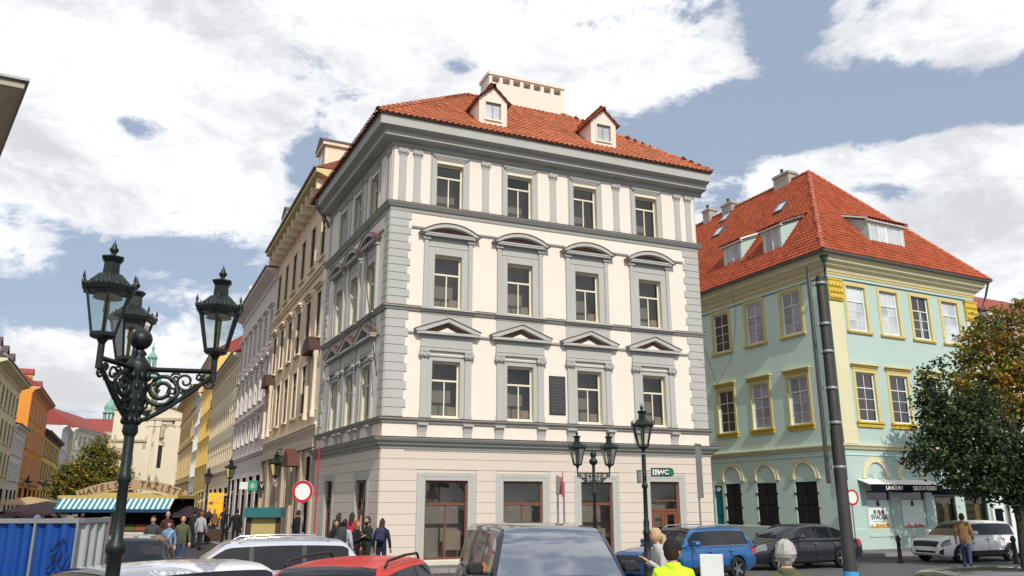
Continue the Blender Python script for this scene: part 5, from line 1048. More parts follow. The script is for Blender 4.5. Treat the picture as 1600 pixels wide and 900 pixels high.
# market stall with striped awning and arched sign
sp0 = at(94, 785, 42); sp1 = at(272, 785, 42); sw = sp1.x - sp0.x; stl = emp('market_stall', (sp0.x, sp0.y, 0), 0, 'market stall with blue and white striped awning and yellow roof edge', 'market stall')
YTOP = mat('yellow_stall_roof', (.50, .38, .13), .7, .15); BWH = mat('stripe_white', (.62, .66, .66), .7, .08); BBL = mat('stripe_teal', (.02, .22, .30), .7, .1); DBL = mat('stall_blue', (.008, .06, .14), .6, .1)
zt_, zb_ = at(190, 779, 42).z, at(190, 798, 42).z
ob('roof', MB().box(-.15, sw + .15, 0, 3.2, zt_, zt_ + .16).prism([(sw * .28, zt_ + .161), (sw * .72, zt_ + .161), (sw * .62, zt_ + .3), (sw * .38, zt_ + .3)], .1, 3), YTOP, stl)
n = 44
for i in range(n):
    xa, xb = sw * i / n, sw * (i + 1) / n; ob('awning_stripe', MB().add([(xa, 0, zt_), (xb, 0, zt_), (xb, -.5, zb_ + .1), (xa, -.5, zb_ + .1), (xa, 0, zt_ - .02), (xb, 0, zt_ - .02), (xb, -.5, zb_ + .08), (xa, -.5, zb_ + .08)], [(0, 1, 2, 3), (4, 5, 6, 7), (3, 2, 6, 7), (0, 3, 7, 4), (1, 2, 6, 5)]), BWH if i % 2 else BBL, stl)
ob('valance', MB().box(0, sw, -.51, -.49, zb_ - .08, zb_ + .08), DBL, stl)
for x in (.1, sw * .5, sw - .1): ob('post', MB().box(x - .05, x + .05, -.4, -.3, 0, zb_), DBRN, stl)
ob('back_board', MB().box(0, sw, 2.6, 2.7, 0, zt_), mat('dark_stall_back', (.03, .022, .02), .8, .4, 3), stl)
ob('counter', MB().box(.2, sw - .2, .2, 1.3, .0, .85), mat('counter_wood', (.10, .06, .035), .8, .2), stl)
for i in range(9):
    x = .5 + i * (sw - 1.0) / 8; ob('goods_crate', MB().box(x - .28, x + .28, .3, .8, .851, 1.05).box(x - .24, x + .24, .34, .76, 1.05, 1.12), mat('crate_goods_%d' % (i % 3), ((.3, .08, .04), (.22, .16, .05), (.1, .13, .04))[i % 3], .8, .4, 9), None, (sp0.x, sp0.y, 0), 0, 'crate of goods on the striped stall, number %s from its left end' % ('first second third fourth fifth sixth seventh eighth ninth'.split()[i]), 'crate', 'crates on the stall')
ar_ = emp('market_arch_sign', (0, 0, 0), 0, 'arched beige sign with brown market lettering above the striped stall', 'sign')
c0_ = at(208, 757, 44); AR = 7.5; hw_ = 3.0; m = MB(); cen = Vector((c0_.x, c0_.y, c0_.z + .25 - AR)); angs = [-math.asin(hw_ / AR) + 2 * math.asin(hw_ / AR) * i / 20 for i in range(21)]
for i in range(20):
    a, b = angs[i], angs[i + 1]
    m.prism([(cen.x + (AR - .52) * math.sin(a), cen.z + (AR - .52) * math.cos(a)), (cen.x + AR * math.sin(a), cen.z + AR * math.cos(a)), (cen.x + AR * math.sin(b), cen.z + AR * math.cos(b)), (cen.x + (AR - .52) * math.sin(b), cen.z + (AR - .52) * math.cos(b))], cen.y - .04, cen.y + .04)
ob('arch_board', m, mat('sign_beige', (.36, .27, .17), .8, .12, 3, .1), ar_)
T = 'HAVELSKÉ TRŽIŠTĚ'; LBR = mat('letter_brown', (.09, .035, .02), .7)
for i, ch_ in enumerate(T):
    if ch_ == ' ': continue
    a = angs[0] * .9 + (angs[-1] - angs[0]) * .9 * i / (len(T) - 1); me = text_mesh(ch_, .46, LBR, .004, bold=.008)
    M = Matrix.Translation((cen.x + (AR - .27) * math.sin(a), cen.y - .05, cen.z + (AR - .27) * math.cos(a))) @ Matrix.Rotation(a, 4, 'Y'); ob('letter', me, None, ar_, M=M)
for s in (-1, 1): ob('post', MB().box(-.06, .06, -.06, .06, 0, cen.z + AR * .9), DBRN, ar_, (cen.x + s * 2.7, cen.y + .1, 0))
def parasol(px, py, Y, r, col, lb):
    p = at(px, py, Y); o = emp('market_parasol', (p.x, p.y, 0), 0, lb, 'parasol', 'market parasols'); ob('pole', MB().tube([(0, 0, 0), (0, 0, p.z)], .03, 6), DBRN, o)
    ob('canopy', MB().lathe([(r, p.z - .65), (r * .98, p.z - .52), (r * .5, p.z - .2), (.02, p.z)], 8, sm=False, cap=False), col, o)
DKC = mat('dark_plum_canvas', (.035, .022, .03), .8, .2, 3)
parasol(75, 783, 44, 2.2, DKC, 'dark plum parasol left of the striped stall'); parasol(288, 788, 44, 1.6, DKC, 'dark plum parasol right of the striped stall'); parasol(30, 795, 50, 2.2, mat('maroon_canvas', (.06, .02, .025), .8), 'maroon parasol at the far left behind the hoarding'); parasol(48, 776, 66, 2.4, mat('sand_canvas', (.38, .27, .14), .8), 'sand coloured parasol before the orange house')
def awning(px, py, Y, w, col, lb):
    p = at(px, py, Y); o = emp('shop_awning', (p.x, p.y, p.z), QA and R(QA - 180), lb, 'awning', 'awnings along the right row')
    ob('cloth', MB().add([(-w / 2, 0, 0), (w / 2, 0, 0), (w / 2, -1.3, -.7), (-w / 2, -1.3, -.7), (w / 2, -1.3, -.9), (-w / 2, -1.3, -.9)], [(0, 1, 2, 3), (3, 2, 4, 5)]), col, o)
    for x in (-w / 2, w / 2): ob('arm', MB().tube([(x, 0, -.8), (x, -1.3, -.75)], .02), GALV, o)
YAW = mat('yellow_awning', (.50, .42, .13), .7, .1); CAW = mat('cream_awning', (.48, .44, .33), .7, .1)
awning(362, 768, 58, 3.0, YAW, 'yellow awning beside the small street lamp'); awning(336, 772, 70, 3.0, CAW, 'cream awning over the orange shop window'); awning(318, 765, 82, 3.2, YAW, 'yellow awning farther up the right row'); awning(300, 775, 94, 3.2, mat('red_awning', (.3, .03, .03), .7), 'red awning at the end of the right row')
osw = at(337, 790, 64); ob('lit_shop_window', MB().box(-.6, .6, -.05, .05, -.95, .95), mat('orange_lit_window', (1.0, .32, .02), .5, .3, 6, 0, emit=.7), None, (osw.x, osw.y, osw.z), R(-10), 'glowing orange shop window panel behind the small lamps', 'shop window')
ob('planter', MB().cbox(-.55, .55, -.3, .3, 0, .6, .03).box(-.5, .5, -.25, .25, .6, .62), DBRN, None, tuple(at(335, 845, 47).xy) + (.12,), R(25), 'dark wooden planter on the right pavement', 'planter')
bn = at(205, 826, 33); b_ = emp('slatted_bench', (bn.x, bn.y, 0), R(3), 'bench with pale horizontal slats behind the foreground lamp post', 'bench')
for i, (y, z) in enumerate(((0, .46), (.14, .46), (.28, .46), (.36, .62), (.38, .78), (.40, .94))): ob('slat', MB().box(-.9, .9, y, y + (.11 if i < 3 else .03), z, z + (.03 if i < 3 else .1)), mat('pale_slat', (.5, .5, .5), .6, .1), b_)
for x in (-.75, .75): ob('leg', MB().box(x - .03, x + .03, .0, .06, 0, .46).box(x - .03, x + .03, .34, .4, 0, 1.0).box(x - .03, x + .03, .0, .34, .4, .459), IRON, b_)
# overhead cable between the houses
ob('overhead_cable', MB().tube([at(1100, 543, 33), at(1120, 600, 33.6), at(1143, 560, 34.3), at(1150, 500, 35), at(1142, 430, 37.5)], .012, 4), BLACK, None, label='thin overhead cable between the corner house and the mint building', cat='cable')

# ------------------------------------------------------------------ trees
def leafmat(name, col, isl): return mat(name, col, .6, .25, 1.1, 0, spec=.2, island=isl, fine=.15, trans=.25)
BARK = mat('bark', (.035, .028, .022), .9, .3, 6, .5, 30)
def tree(name, label, base, H, lobes, nleaf, size, cols, trunk_r, seed):
    rr = random.Random(seed); o = emp(name, base, 0, label, 'tree')
    m = MB(); top = Vector((0, 0, H * .55)); m.tube([(0, 0, 0), (.05, 0, H * .2), (-.04, .05, H * .4), tuple(top), (0.05, 0, H * .8)], [trunk_r * 1.25, trunk_r, trunk_r * .85, trunk_r * .6, trunk_r * .2], 9)
    for c, r in lobes:
        c = Vector(c); s = Vector((0, 0, max(H * .28, c.z * .62))); mid = (s + c) / 2 + Vector((rr.uniform(-.2, .2), rr.uniform(-.2, .2), .15)); m.tube([s, mid, c], [trunk_r * .5, trunk_r * .3, trunk_r * .08], 6)
        for k in range(6):
            d = Vector((rr.gauss(0, 1), rr.gauss(0, 1), rr.gauss(0, 1))).normalized(); e = c + Vector((d.x * r[0], d.y * r[1], d.z * r[2])) * .85; m.tube([c, (c + e) / 2 + Vector((0, 0, .08)), e], [trunk_r * .16, trunk_r * .1, trunk_r * .03], 4)
    ob('trunk', m, BARK, o)
    vol = [r[0] * r[1] * r[2] for c, r in lobes]; ms = [MB() for _ in cols]
    cl = []
    for _ in range(int(nleaf / 26)):       # leaf clumps
        c, r = rr.choices(lobes, vol)[0]; d = Vector((rr.gauss(0, 1), rr.gauss(0, 1), rr.gauss(0, 1))).normalized(); q = rr.random() ** .33 * 1.02
        if q < .45: q += .4
        cl.append((Vector(c) + Vector((d.x * r[0] * q, d.y * r[1] * q, d.z * r[2] * q)), rr.uniform(.10, .30) * size / .11, rr.random()))
    for c, cr, hue in cl:
        k = min(len(cols) - 1, int((hue * .75 + rr.random() * .25) * len(cols)))
        for _ in range(26):
            p = c + Vector((rr.gauss(0, cr * .6), rr.gauss(0, cr * .6), rr.gauss(0, cr * .42))); n = Vector((rr.gauss(0, .7), rr.gauss(0, .7), rr.uniform(.1, 1))).normalized()
            a = n.cross(Vector((rr.gauss(0, 1), rr.gauss(0, 1), rr.gauss(0, 1)))).normalized(); b = n.cross(a); s = size * rr.uniform(.6, 1.25)
            ms[k].add([p - a * s * .5, p - b * s * .3 + n * s * .06, p + a * s * .6, p + b * s * .3 + n * s * .06], [(0, 1, 2, 3)])
    for mm, cm_ in zip(ms, cols): ob('crown', mm.mesh('crown', cm_, recalc=False), None, o, kind='stuff')
    return o
LG1, LG2, LG3 = leafmat('dark_leaf', (.03, .055, .022), .5), leafmat('mid_leaf', (.05, .08, .028), .5), leafmat('deep_leaf', (.02, .038, .018), .5)
LY1, LY2, LY3 = leafmat('yellow_leaf', (.36, .24, .03), .5), leafmat('rust_leaf', (.27, .12, .02), .5), leafmat('olive_leaf', (.16, .15, .03), .5)
b = at(1588, 800, 29); tree('linden_tree', 'dark green tree at the right before the mint building', (b.x, b.y, 0), 7.6, [((-2.3, 0, 6.3), (.5, .6, 1.0)), ((-2.1, 0, 5.1), (.95, 1.0, 1.0)), ((-2.6, 0, 3.9), (.9, .9, .9)), ((-1.1, 0, 4.6), (1.2, 1.1, 1.2)), ((-1.2, -.3, 3.1), (1.4, 1.1, .8)), ((.1, 0, 3.6), (1.3, 1.2, 1.0)), ((1.3, 0, 3.0), (1.2, 1.1, .9)), ((0, 0, 2.8), (1.6, 1.0, .7)), ((-.7, 0, 5.9), (.5, .5, .5))], 21000, .16, [LG3, LG1, LG2, LG2], .11, 5)
b = at(1590, 700, 34); tree('maple_tree', 'yellowing autumn tree behind the dark green tree at the right edge', (b.x, b.y, 0), 11, [((0, 0, 8.6), (1.7, 1.7, 1.8)), ((-.9, 0, 7.4), (1.5, 1.5, 1.4)), ((1.4, 0, 7.6), (1.7, 1.5, 1.6)), ((.6, 0, 9.6), (1.2, 1.2, 1.2)), ((-.4, 0, 6.2), (1.6, 1.5, 1.2)), ((2.2, .2, 5.6), (1.8, 1.6, 1.4))], 17000, .17, [LG2, LY3, LY3, LY1, LY2], .2, 8)
b = at(143, 780, 76); tree('plane_tree', 'olive autumn tree in front of the church behind the market', (b.x, b.y, 0), 8.2, [((0, 0, 5.6), (1.9, 1.8, 1.7)), ((-1.7, 0, 4.4), (1.8, 1.6, 1.5)), ((1.6, 0, 4.2), (1.9, 1.6, 1.4)), ((.1, 0, 7.0), (1.0, 1.0, 1.1)), ((-2.4, 0, 3.4), (1.5, 1.4, 1.0)), ((2.4, 0, 3.3), (1.5, 1.4, 1.0)), ((0, 0, 3.6), (2.4, 1.6, 1.2))], 15000, .26, [LG2, LY3, LY3, LY1], .2, 21)
# ------------------------------------------------------------------ vehicles
CGL = mat('car_glass', (.012, .014, .018), .04, .1, 1, 0, spec=.45, ior=1.5, fine=0); TYRE = mat('tyre_rubber', (.015, .015, .016), .85, .2, 8, .2); RIM = mat('alloy_rim', (.34, .34, .36), .3, .1, 4, 0, metal=.9)
HLAMP = mat('headlight_glass', (.16, .17, .19), .06, .2, 12, 0, spec=1.0); TLAMP = mat('tail_light', (.35, .01, .015), .15, .1, 8, 0, spec=.8); WELL = mat('wheel_well', (.008, .008, .008), .9)
def paint(name, c, metal=.25, rough=.32): return mat(name, c, rough, .04, 1, 0, metal=metal, spec=.5, coat=.9, fine=.02)
def pchip(keys, x):
    for i in range(len(keys) - 1):
        if keys[i][0] <= x <= keys[i + 1][0]:
            a, b = keys[i], keys[i + 1]; t = (x - a[0]) / (b[0] - a[0]); h = b[0] - a[0]
            def sl(k):
                if k <= 0 or k >= len(keys) - 1: return None
                d0 = (keys[k][1] - keys[k - 1][1]) / (keys[k][0] - keys[k - 1][0]); d1 = (keys[k + 1][1] - keys[k][1]) / (keys[k + 1][0] - keys[k][0])
                return 0 if d0 * d1 <= 0 else 2 * d0 * d1 / (d0 + d1)
            d = (b[1] - a[1]) / h; m0 = sl(i); m1 = sl(i + 1); m0 = d if m0 is None else m0; m1 = d if m1 is None else m1
            return a[1] * (2 * t ** 3 - 3 * t ** 2 + 1) + b[1] * (-2 * t ** 3 + 3 * t ** 2) + h * m0 * (t ** 3 - 2 * t ** 2 + t) + h * m1 * (t ** 3 - t ** 2)
    return keys[0][1] if x < keys[0][0] else keys[-1][1]
def boolean_cut(mesh, cutter):
    a = bpy.data.objects.new('a', mesh); b = bpy.data.objects.new('b', cutter); COL.objects.link(a); COL.objects.link(b)
    md_ = a.modifiers.new('x', 'BOOLEAN'); md_.operation = 'DIFFERENCE'; md_.object = b; md_.solver = 'EXACT'
    dg = bpy.context.evaluated_depsgraph_get(); dg.update(); me = bpy.data.meshes.new_from_object(a.evaluated_get(dg))
    bpy.data.objects.remove(a); bpy.data.objects.remove(b); return me
def make_car(name, label, cat, loc, heading, sp):
    """x forward; heading is the direction the car points to, in degrees"""
    L, Wd, H = sp['L'], sp['W'], sp['H']; hw = Wd / 2; P = sp['paint']; root = emp(name, (loc[0], loc[1], 0), R(heading), label, cat, sp.get('group'))
    f, r = L / 2, -L / 2; bz = sp['belt']; hz = sp['hood']; rr = sp.get('wr', .32); xf, xr = f - sp['fo'], r + sp['ro']
    xA, xB, xC, xD = sp['cab']; tz = sp.get('trunk', bz)
    ztop = [(r, sp.get('rz', .62)), (r + .05, tz - .16), (r + .16, tz - .03), (r + .45, tz), (xD + .1, max(tz, bz)), (0, bz), (xA - .1, bz - .01), (xA + .35, hz + (bz - hz) * .65), (f - .55, hz - .02), (f - .2, hz - .09), (f - .05, hz - .24), (f, sp.get('nz', .55))]
    ztop = sorted({round(k[0], 3): k for k in ztop}.values())
    wkey = [(r, hw * .80), (r + .12, hw * .92), (r + .6, hw * .985), (0, hw), (f - .9, hw * .985), (f - .35, hw * .93), (f - .1, hw * .82), (f, hw * .70)]
    zbk = [(r, .42), (r + .15, .30), (r + .7, .22), (f - .7, .20), (f - .15, .24), (f, .32)]
    N = 40; rings = []
    for i in range(N + 1):
        t = i / N; x = r + L * (.5 - .5 * math.cos(math.pi * t)) if True else 0
        zt, w, zb = pchip(ztop, x), pchip(wkey, x), pchip(zbk, x); hgt = zt - zb
        half = [(w * .86, zb), (w * .965, zb + hgt * .10), (w * .985, zb + hgt * .30), (w * 1.0, zb + hgt * .52), (w * .985, zb + hgt * .66), (w * .975, zb + hgt * .84), (w * .93, zb + hgt * .955), (w * .80, zt), (w * .45, zt + .018)]
        rings.append([(x, y, z) for y, z in half] + [(x, 0, zt + .024)] + [(x, -y, z) for y, z in reversed(half)])
    body = MB().loft(rings, True, True).mesh('body', P)
    cut = MB()
    for xw in (xf, xr):
        for s in (-1, 1):
            ys = sorted((s * (hw - .27), s * (hw + .2))); n = 22; R_ = rr * 1.13
            cut.prism([(xw + R_ * math.cos(2 * math.pi * k / n), rr + R_ * math.sin(2 * math.pi * k / n)) for k in range(n)], ys[0], ys[1])
    body = boolean_cut(body, cut.mesh('cut', WELL)); body.materials.clear(); body.materials.append(P); body.materials.append(WELL)
    for p in body.polygons:
        if any(math.hypot(p.center.x - xw, p.center.z - rr) < rr * 1.145 and abs(p.center.y) > hw - .29 and (abs(p.normal.y) < .5 or abs(p.center.y) < hw - .24) for xw in (xf, xr)): p.material_index = 1; p.use_smooth = False
    body.name = 'body'; ob('body', body, None, root)
    # cabin: one loft, its faces shared out between roof, screens and side windows
    zr = [(xD, bz), (xD + (xC - xD) * .5, bz + (H - bz) * sp.get('rq', .55)), (xC, H - .035), ((xC + xB) / 2, H), (xB, H - .03), (xA + (xB - xA) * .5, bz + (H - bz) * .54), (xA, bz - .01)]
    cuts = [xA, xB, xC, xD] + [x for a in sp['win'] for x in a]
    xs = sorted(set([round(x, 3) for x in cuts] + [round(xD + (xA - xD) * i / 26, 3) for i in range(27)])); xs = [x for i, x in enumerate(xs) if i == 0 or x - xs[i - 1] > .012]
    secs = []; tum = sp.get('tum', .20)
    for x in xs:
        zt = pchip(zr, x); wb = pchip(wkey, x) * .935; q = max(0, (zt - bz) / (H - bz)); yt = wb - tum * q; h = max(zt - bz, .0)
        half = [(wb, bz - .04), (wb - .005, bz + .02 * min(1, q * 4)), (wb - tum * q * .84, bz + h * .84), (yt - .015, bz + h * .93), (yt - .10 * (.4 + .6 * q), zt), (yt * .5, zt + .022), (0, zt + .03)]
        secs.append([Vector((x, y, z)) for y, z in half] + [Vector((x, -y, z)) for y, z in reversed(half[:-1])])
    parts = {}
    def pick(j, xm):
        k = j if j < 6 else 11 - j
        side = 'L' if j < 6 else 'R'
        if k == 1:
            for i, (a, b) in enumerate(sp['win']):
                if a < xm < b: return ('side_window', i, side)
            for i in range(len(sp['win']) - 1):
                if sp['win'][i + 1][1] <= xm <= sp['win'][i][0]: return ('pillar_trim', i, side)
        if k >= 4:
            if xm > xB - .005: return ('windshield', 0, '')
            if xm < xC + .005 and sp.get('rglass', True) and pchip(zr, xm) > bz + .1 * (H - bz): return ('rear_window', 0, '')
        return ('roof', 0, '')
    for i in range(len(xs) - 1):
        for j in range(12):
            key = pick(j, (xs[i] + xs[i + 1]) / 2); parts.setdefault(key, []).append((secs[i][j], secs[i + 1][j], secs[i + 1][j + 1], secs[i][j + 1]))
    for key, fs in parts.items():
        m = MB(); idx = {}
        for q in fs:
            ids = []
            for p in q:
                k = tuple(round(c, 4) for c in p)
                if k not in idx: idx[k] = len(m.v); m.v.append(k)
                ids.append(idx[k])
            if len(set(ids)) >= 3: m.f.append(tuple(dict.fromkeys(ids))); m.sm.append(True); m.mi.append(0)
        ob(key[0], m, sp.get('roofpaint', P) if key[0] == 'roof' else BLACK if key[0] == 'pillar_trim' else sp.get('glass', CGL), root)
    # wheels
    ty = MB().lathe([(rr * .66, -.10), (rr * .93, -.105), (rr, -.07), (rr, .07), (rr * .93, .105), (rr * .66, .10)], 28, cap=False).mesh('tyre', TYRE)
    rm = MB().lathe([(rr * .66, -.09), (rr * .64, .02), (rr * .67, .085)], 24, cap=False).lathe([(.02, .05), (rr * .2, .06), (rr * .2, .02)], 12)
    for k in range(5):
        a = 2 * math.pi * k / 5; ca, sa = math.cos(a), math.sin(a)
        rm.add([(ca * rr * .1 - sa * .05, sa * rr * .1 + ca * .05, .06), (ca * rr * .1 + sa * .05, sa * rr * .1 - ca * .05, .06), (ca * rr * .66 + sa * .03, sa * rr * .66 - ca * .03, .075), (ca * rr * .66 - sa * .03, sa * rr * .66 + ca * .03, .075), (ca * rr * .1, sa * rr * .1, .0), (ca * rr * .66, sa * rr * .66, .0)], [(0, 1, 2, 3), (0, 3, 5, 4), (1, 4, 5, 2)])
    rm = rm.mesh('rim', RIM); hb = MB().lathe([(rr * .62, -.05), (rr * .62, -.04)], 18).mesh('brake_disc', WELL)
    for xw in (xf, xr):
        for s in (-1, 1):
            w_ = emp('wheel', (xw, s * (hw - .115), rr), 0); w_.parent = root; w_.rotation_euler = (R(-90 if s > 0 else 90), 0, 0)
            ob('tyre', ty, None, w_); ob('rim', rm, None, w_); ob('brake_disc', hb, None, w_)
    # lamps, grille, plate, handles, mirrors, rails
    def skin_patch(name, xa, xb, js, off, m_, both=True):
        for sgn in (((1, -1) if both else (0,))):
            m = MB()
            for i in range(N):
                xm = (rings[i][0][0] + rings[i + 1][0][0]) / 2
                if not xa <= xm <= xb: continue
                for j in js:
                    for jj in ((j, 17 - j) if sgn == 0 else ((j,) if sgn > 0 else (17 - j,))):
                        q = [Vector(rings[i][jj]), Vector(rings[i + 1][jj]), Vector(rings[i + 1][jj + 1]), Vector(rings[i][jj + 1])]
                        n = (q[2] - q[0]).cross(q[3] - q[1]); n = n.normalized() if n.length > 1e-9 else Vector((0, 0, 1)); c = sum(q, Vector()) / 4
                        if n.dot(c - Vector((c.x * .8, 0, .55))) < 0: n = -n
                        m.add([p + n * off for p in q], [(0, 1, 2, 3)], True)
            if m.f: ob(name, m, m_, root)
    skin_patch('headlight', f - .46, f - .045, (4, 5), .008, HLAMP); skin_patch('tail_light', r + .015, r + .34, (4, 5), .008, TLAMP)
    skin_patch('grille', f - .12, f - .012, (7, 8), .008, BLACK, False); skin_patch('lower_grille', f - .1, f, (1, 2), .008, BLACK, False)
    skin_patch('sill_trim', xr + rr * 1.2, xf - rr * 1.2, (0, 1), .006, BLACK)
    ob('nose_panel', MB().quad((f + .004, -hw * .5, .36), (f + .004, hw * .5, .36), (f + .004, hw * .5, .44), (f + .004, -hw * .5, .44)), BLACK, root)
    ob('chrome_bar', MB().box(f - .075, f - .06, -hw * .42, hw * .42, hz - .215, hz - .195), CHROME, root)
    for s in (-1, 1):
        m = MB(); wl_ = [(x, pchip(wkey, x) * .935 + .002) for x in [sp['win'][-1][0] + (sp['win'][0][1] - sp['win'][-1][0]) * i / 12 for i in range(13)]]
        m.tube([(x, s * y, bz + .012) for x, y in wl_], .011, 4); ob('window_trim', m, sp.get('trimm', CHROME), root)
        ob('mirror', MB().loft([[(xA - .38 + dx_, s * (hw + .02 + dy_), bz + .03 + z_) for z_, dy_ in ((0, 0), (0, .2), (.05, .22), (.14, .2), (.15, .02), (.1, -.02))] for dx_ in (-.06, .0, .05)] + [[(xA - .38 + .085, s * (hw + .04 + dy_ * .7), bz + .05 + z_ * .7) for z_, dy_ in ((0, 0), (0, .2), (.05, .22), (.14, .2), (.15, .02), (.1, -.02))]], True, True).tube([(xA - .38, s * (hw - .12), bz + .02), (xA - .38, s * (hw + .05), bz + .05)], .025, 5), sp.get('mirror', P), root)
        for xh in sp.get('handles', (-.1, -1.0)): ob('door_handle', MB().cbox(xh - .1, xh + .1, -.02, .02, -.018, .018, .006).xf(Matrix.Translation((0, s * (hw * .985 + .012), bz - .13)) @ (Matrix.Rotation(math.pi, 4, 'Z') if s > 0 else Matrix.Identity(4)) @ (Matrix.Translation((-2 * xh, 0, 0)) if s > 0 else Matrix.Identity(4))), sp.get('handlem', P), root)
        if sp.get('rails'):
            yt = hw * .935 - tum - .03; ob('roof_rail', MB().tube([(xC + .25, s * yt, H - .02), (xC + .35, s * yt, H + .05), ((xB + xC) / 2, s * yt, H + .065), (xB - .25, s * yt, H + .045), (xB - .12, s * yt, H - .02)], .018, 6), sp['rails'], root)
        for a, b in sp['win'][:-1]: pass
        for xd in sp.get('seams', (xA - .35, -.12, -1.0)): ob('door_seam', MB().box(xd - .004, xd + .004, s * hw * .992 - .006, s * hw * .992 + .006, .32, bz - .05), WELL, root)
    if sp.get('plate', True): ob('number_plate', MB().box(f + .008, f + .02, -.26, .26, .44, .55), WHITE, root); ob('number_plate', MB().box(r - .03, r - .012, -.26, .26, .52, .63), WHITE, root)
    ob('bumper_strip', MB().box(r - .01, r + .06, -hw * .7, hw * .7, .40, .50), sp.get('bump', P), root)
    ob('wiper', MB().tube([(xA - .02, .5, bz + .03), (xA - .3, -.05, bz + .16)], .01, 4).tube([(xA - .02, -.1, bz + .03), (xA - .3, -.6, bz + .16)], .01, 4), BLACK, root)
    return root
WAG = dict(L=4.6, W=1.8, H=1.48, belt=.97, hood=.90, fo=.88, ro=1.0, cab=(1.02, .30, -1.75, -2.2), win=[(-.02, .72), (-.98, -.10), (-1.86, -1.06)], wr=.325)
SED = dict(L=4.92, W=1.86, H=1.46, belt=.98, hood=.92, trunk=1.0, fo=.95, ro=1.1, cab=(1.0, .22, -1.05, -1.9), win=[(-.08, .68), (-.92, -.16), (-1.45, -1.0)], wr=.34, rq=.62)
HAT = dict(L=4.45, W=1.78, H=1.5, belt=.98, hood=.93, fo=.86, ro=.9, cab=(1.12, .36, -1.6, -2.1), win=[(.02, .80), (-.9, -.06), (-1.7, -.98)], wr=.32)
SUV = dict(L=4.97, W=2.0, H=1.87, belt=1.22, hood=1.14, fo=.88, ro=1.05, cab=(1.15, .62, -2.1, -2.4), win=[(.12, .86), (-.95, .04), (-2.0, -1.03)], wr=.37, tum=.17, nz=.6, rz=.7)
PAR = A1 + 180                 # parked facing left, parallel to the corner house
def C(px, Y): p = at(px, 850, Y); return (p.x, p.y)
make_car('estate_car', 'bright blue estate car parked in front of the corner house door', 'car', (5.1, 24.8), 216, dict(WAG, paint=paint('blue_paint', (.008, .10, .30)), rails=CHROME, handlem=CHROME))
make_car('saloon_car', 'very dark navy saloon parked behind the blue estate', 'car', (9.9, 29.5), PAR + 2, dict(SED, paint=paint('navy_paint', (.008, .009, .018)), handlem=CHROME))
make_car('white_hatchback', 'white hatchback estate parked before the delicatessen windows', 'car', (17.75, 32.8), PAR, dict(HAT, paint=paint('white_paint_car', (.66, .67, .68), 0), ))
make_car('grey_hatchback', 'dark blue grey car parked behind the white hatchback at the right edge', 'car', (23.0, 35.2), PAR, dict(HAT, H=1.54, paint=paint('slate_paint', (.03, .038, .06))))
make_car('off_road_car', 'large dark blue off-road car seen from the front in the centre foreground', 'car', (.42, 12.6), -78, dict(SUV, paint=paint('deep_blue_paint', (.012, .02, .045)), roofpaint=paint('deep_blue_roof', (.01, .014, .026)), glass=mat('sky_reflecting_glass', (.05, .06, .09), .05, .1, 1, 0, spec=1.0, ior=2.4, fine=0), mirror=BLACK))
make_car('red_car', 'red car with black roof rails at the bottom left of centre', 'car', (-2.08, 10.2), 263, dict(WAG, paint=mat('red_paint', (.52, .018, .016), .45, .04, 1, 0, metal=0, spec=.35, coat=.25, fine=.02), rails=BLACK))
make_car('white_car', 'white car roof nearest to the foreground lamp post', 'car', (-4.62, 9.95), 236, dict(HAT, H=1.47, paint=paint('pearl_white_paint', (.60, .61, .64), 0)))
make_car('silver_estate', 'silver white estate car with dark windows left of the red car', 'car', (-5.15, 16.2), PAR, dict(WAG, L=4.85, H=1.5, paint=paint('silver_paint', (.50, .53, .60), .2), rails=CHROME, handlem=CHROME))
make_car('dark_parked_car', 'dark car behind the hoarding and the foreground lamp post', 'car', (-7.75, 17.0), -70, dict(HAT, H=1.52, paint=paint('black_blue_paint', (.014, .016, .03))))
make_car('black_car', 'black car roof at the bottom right corner', 'car', (5.35, 10.0), 168, dict(SED, H=1.43, paint=paint('black_paint', (.01, .01, .013))))
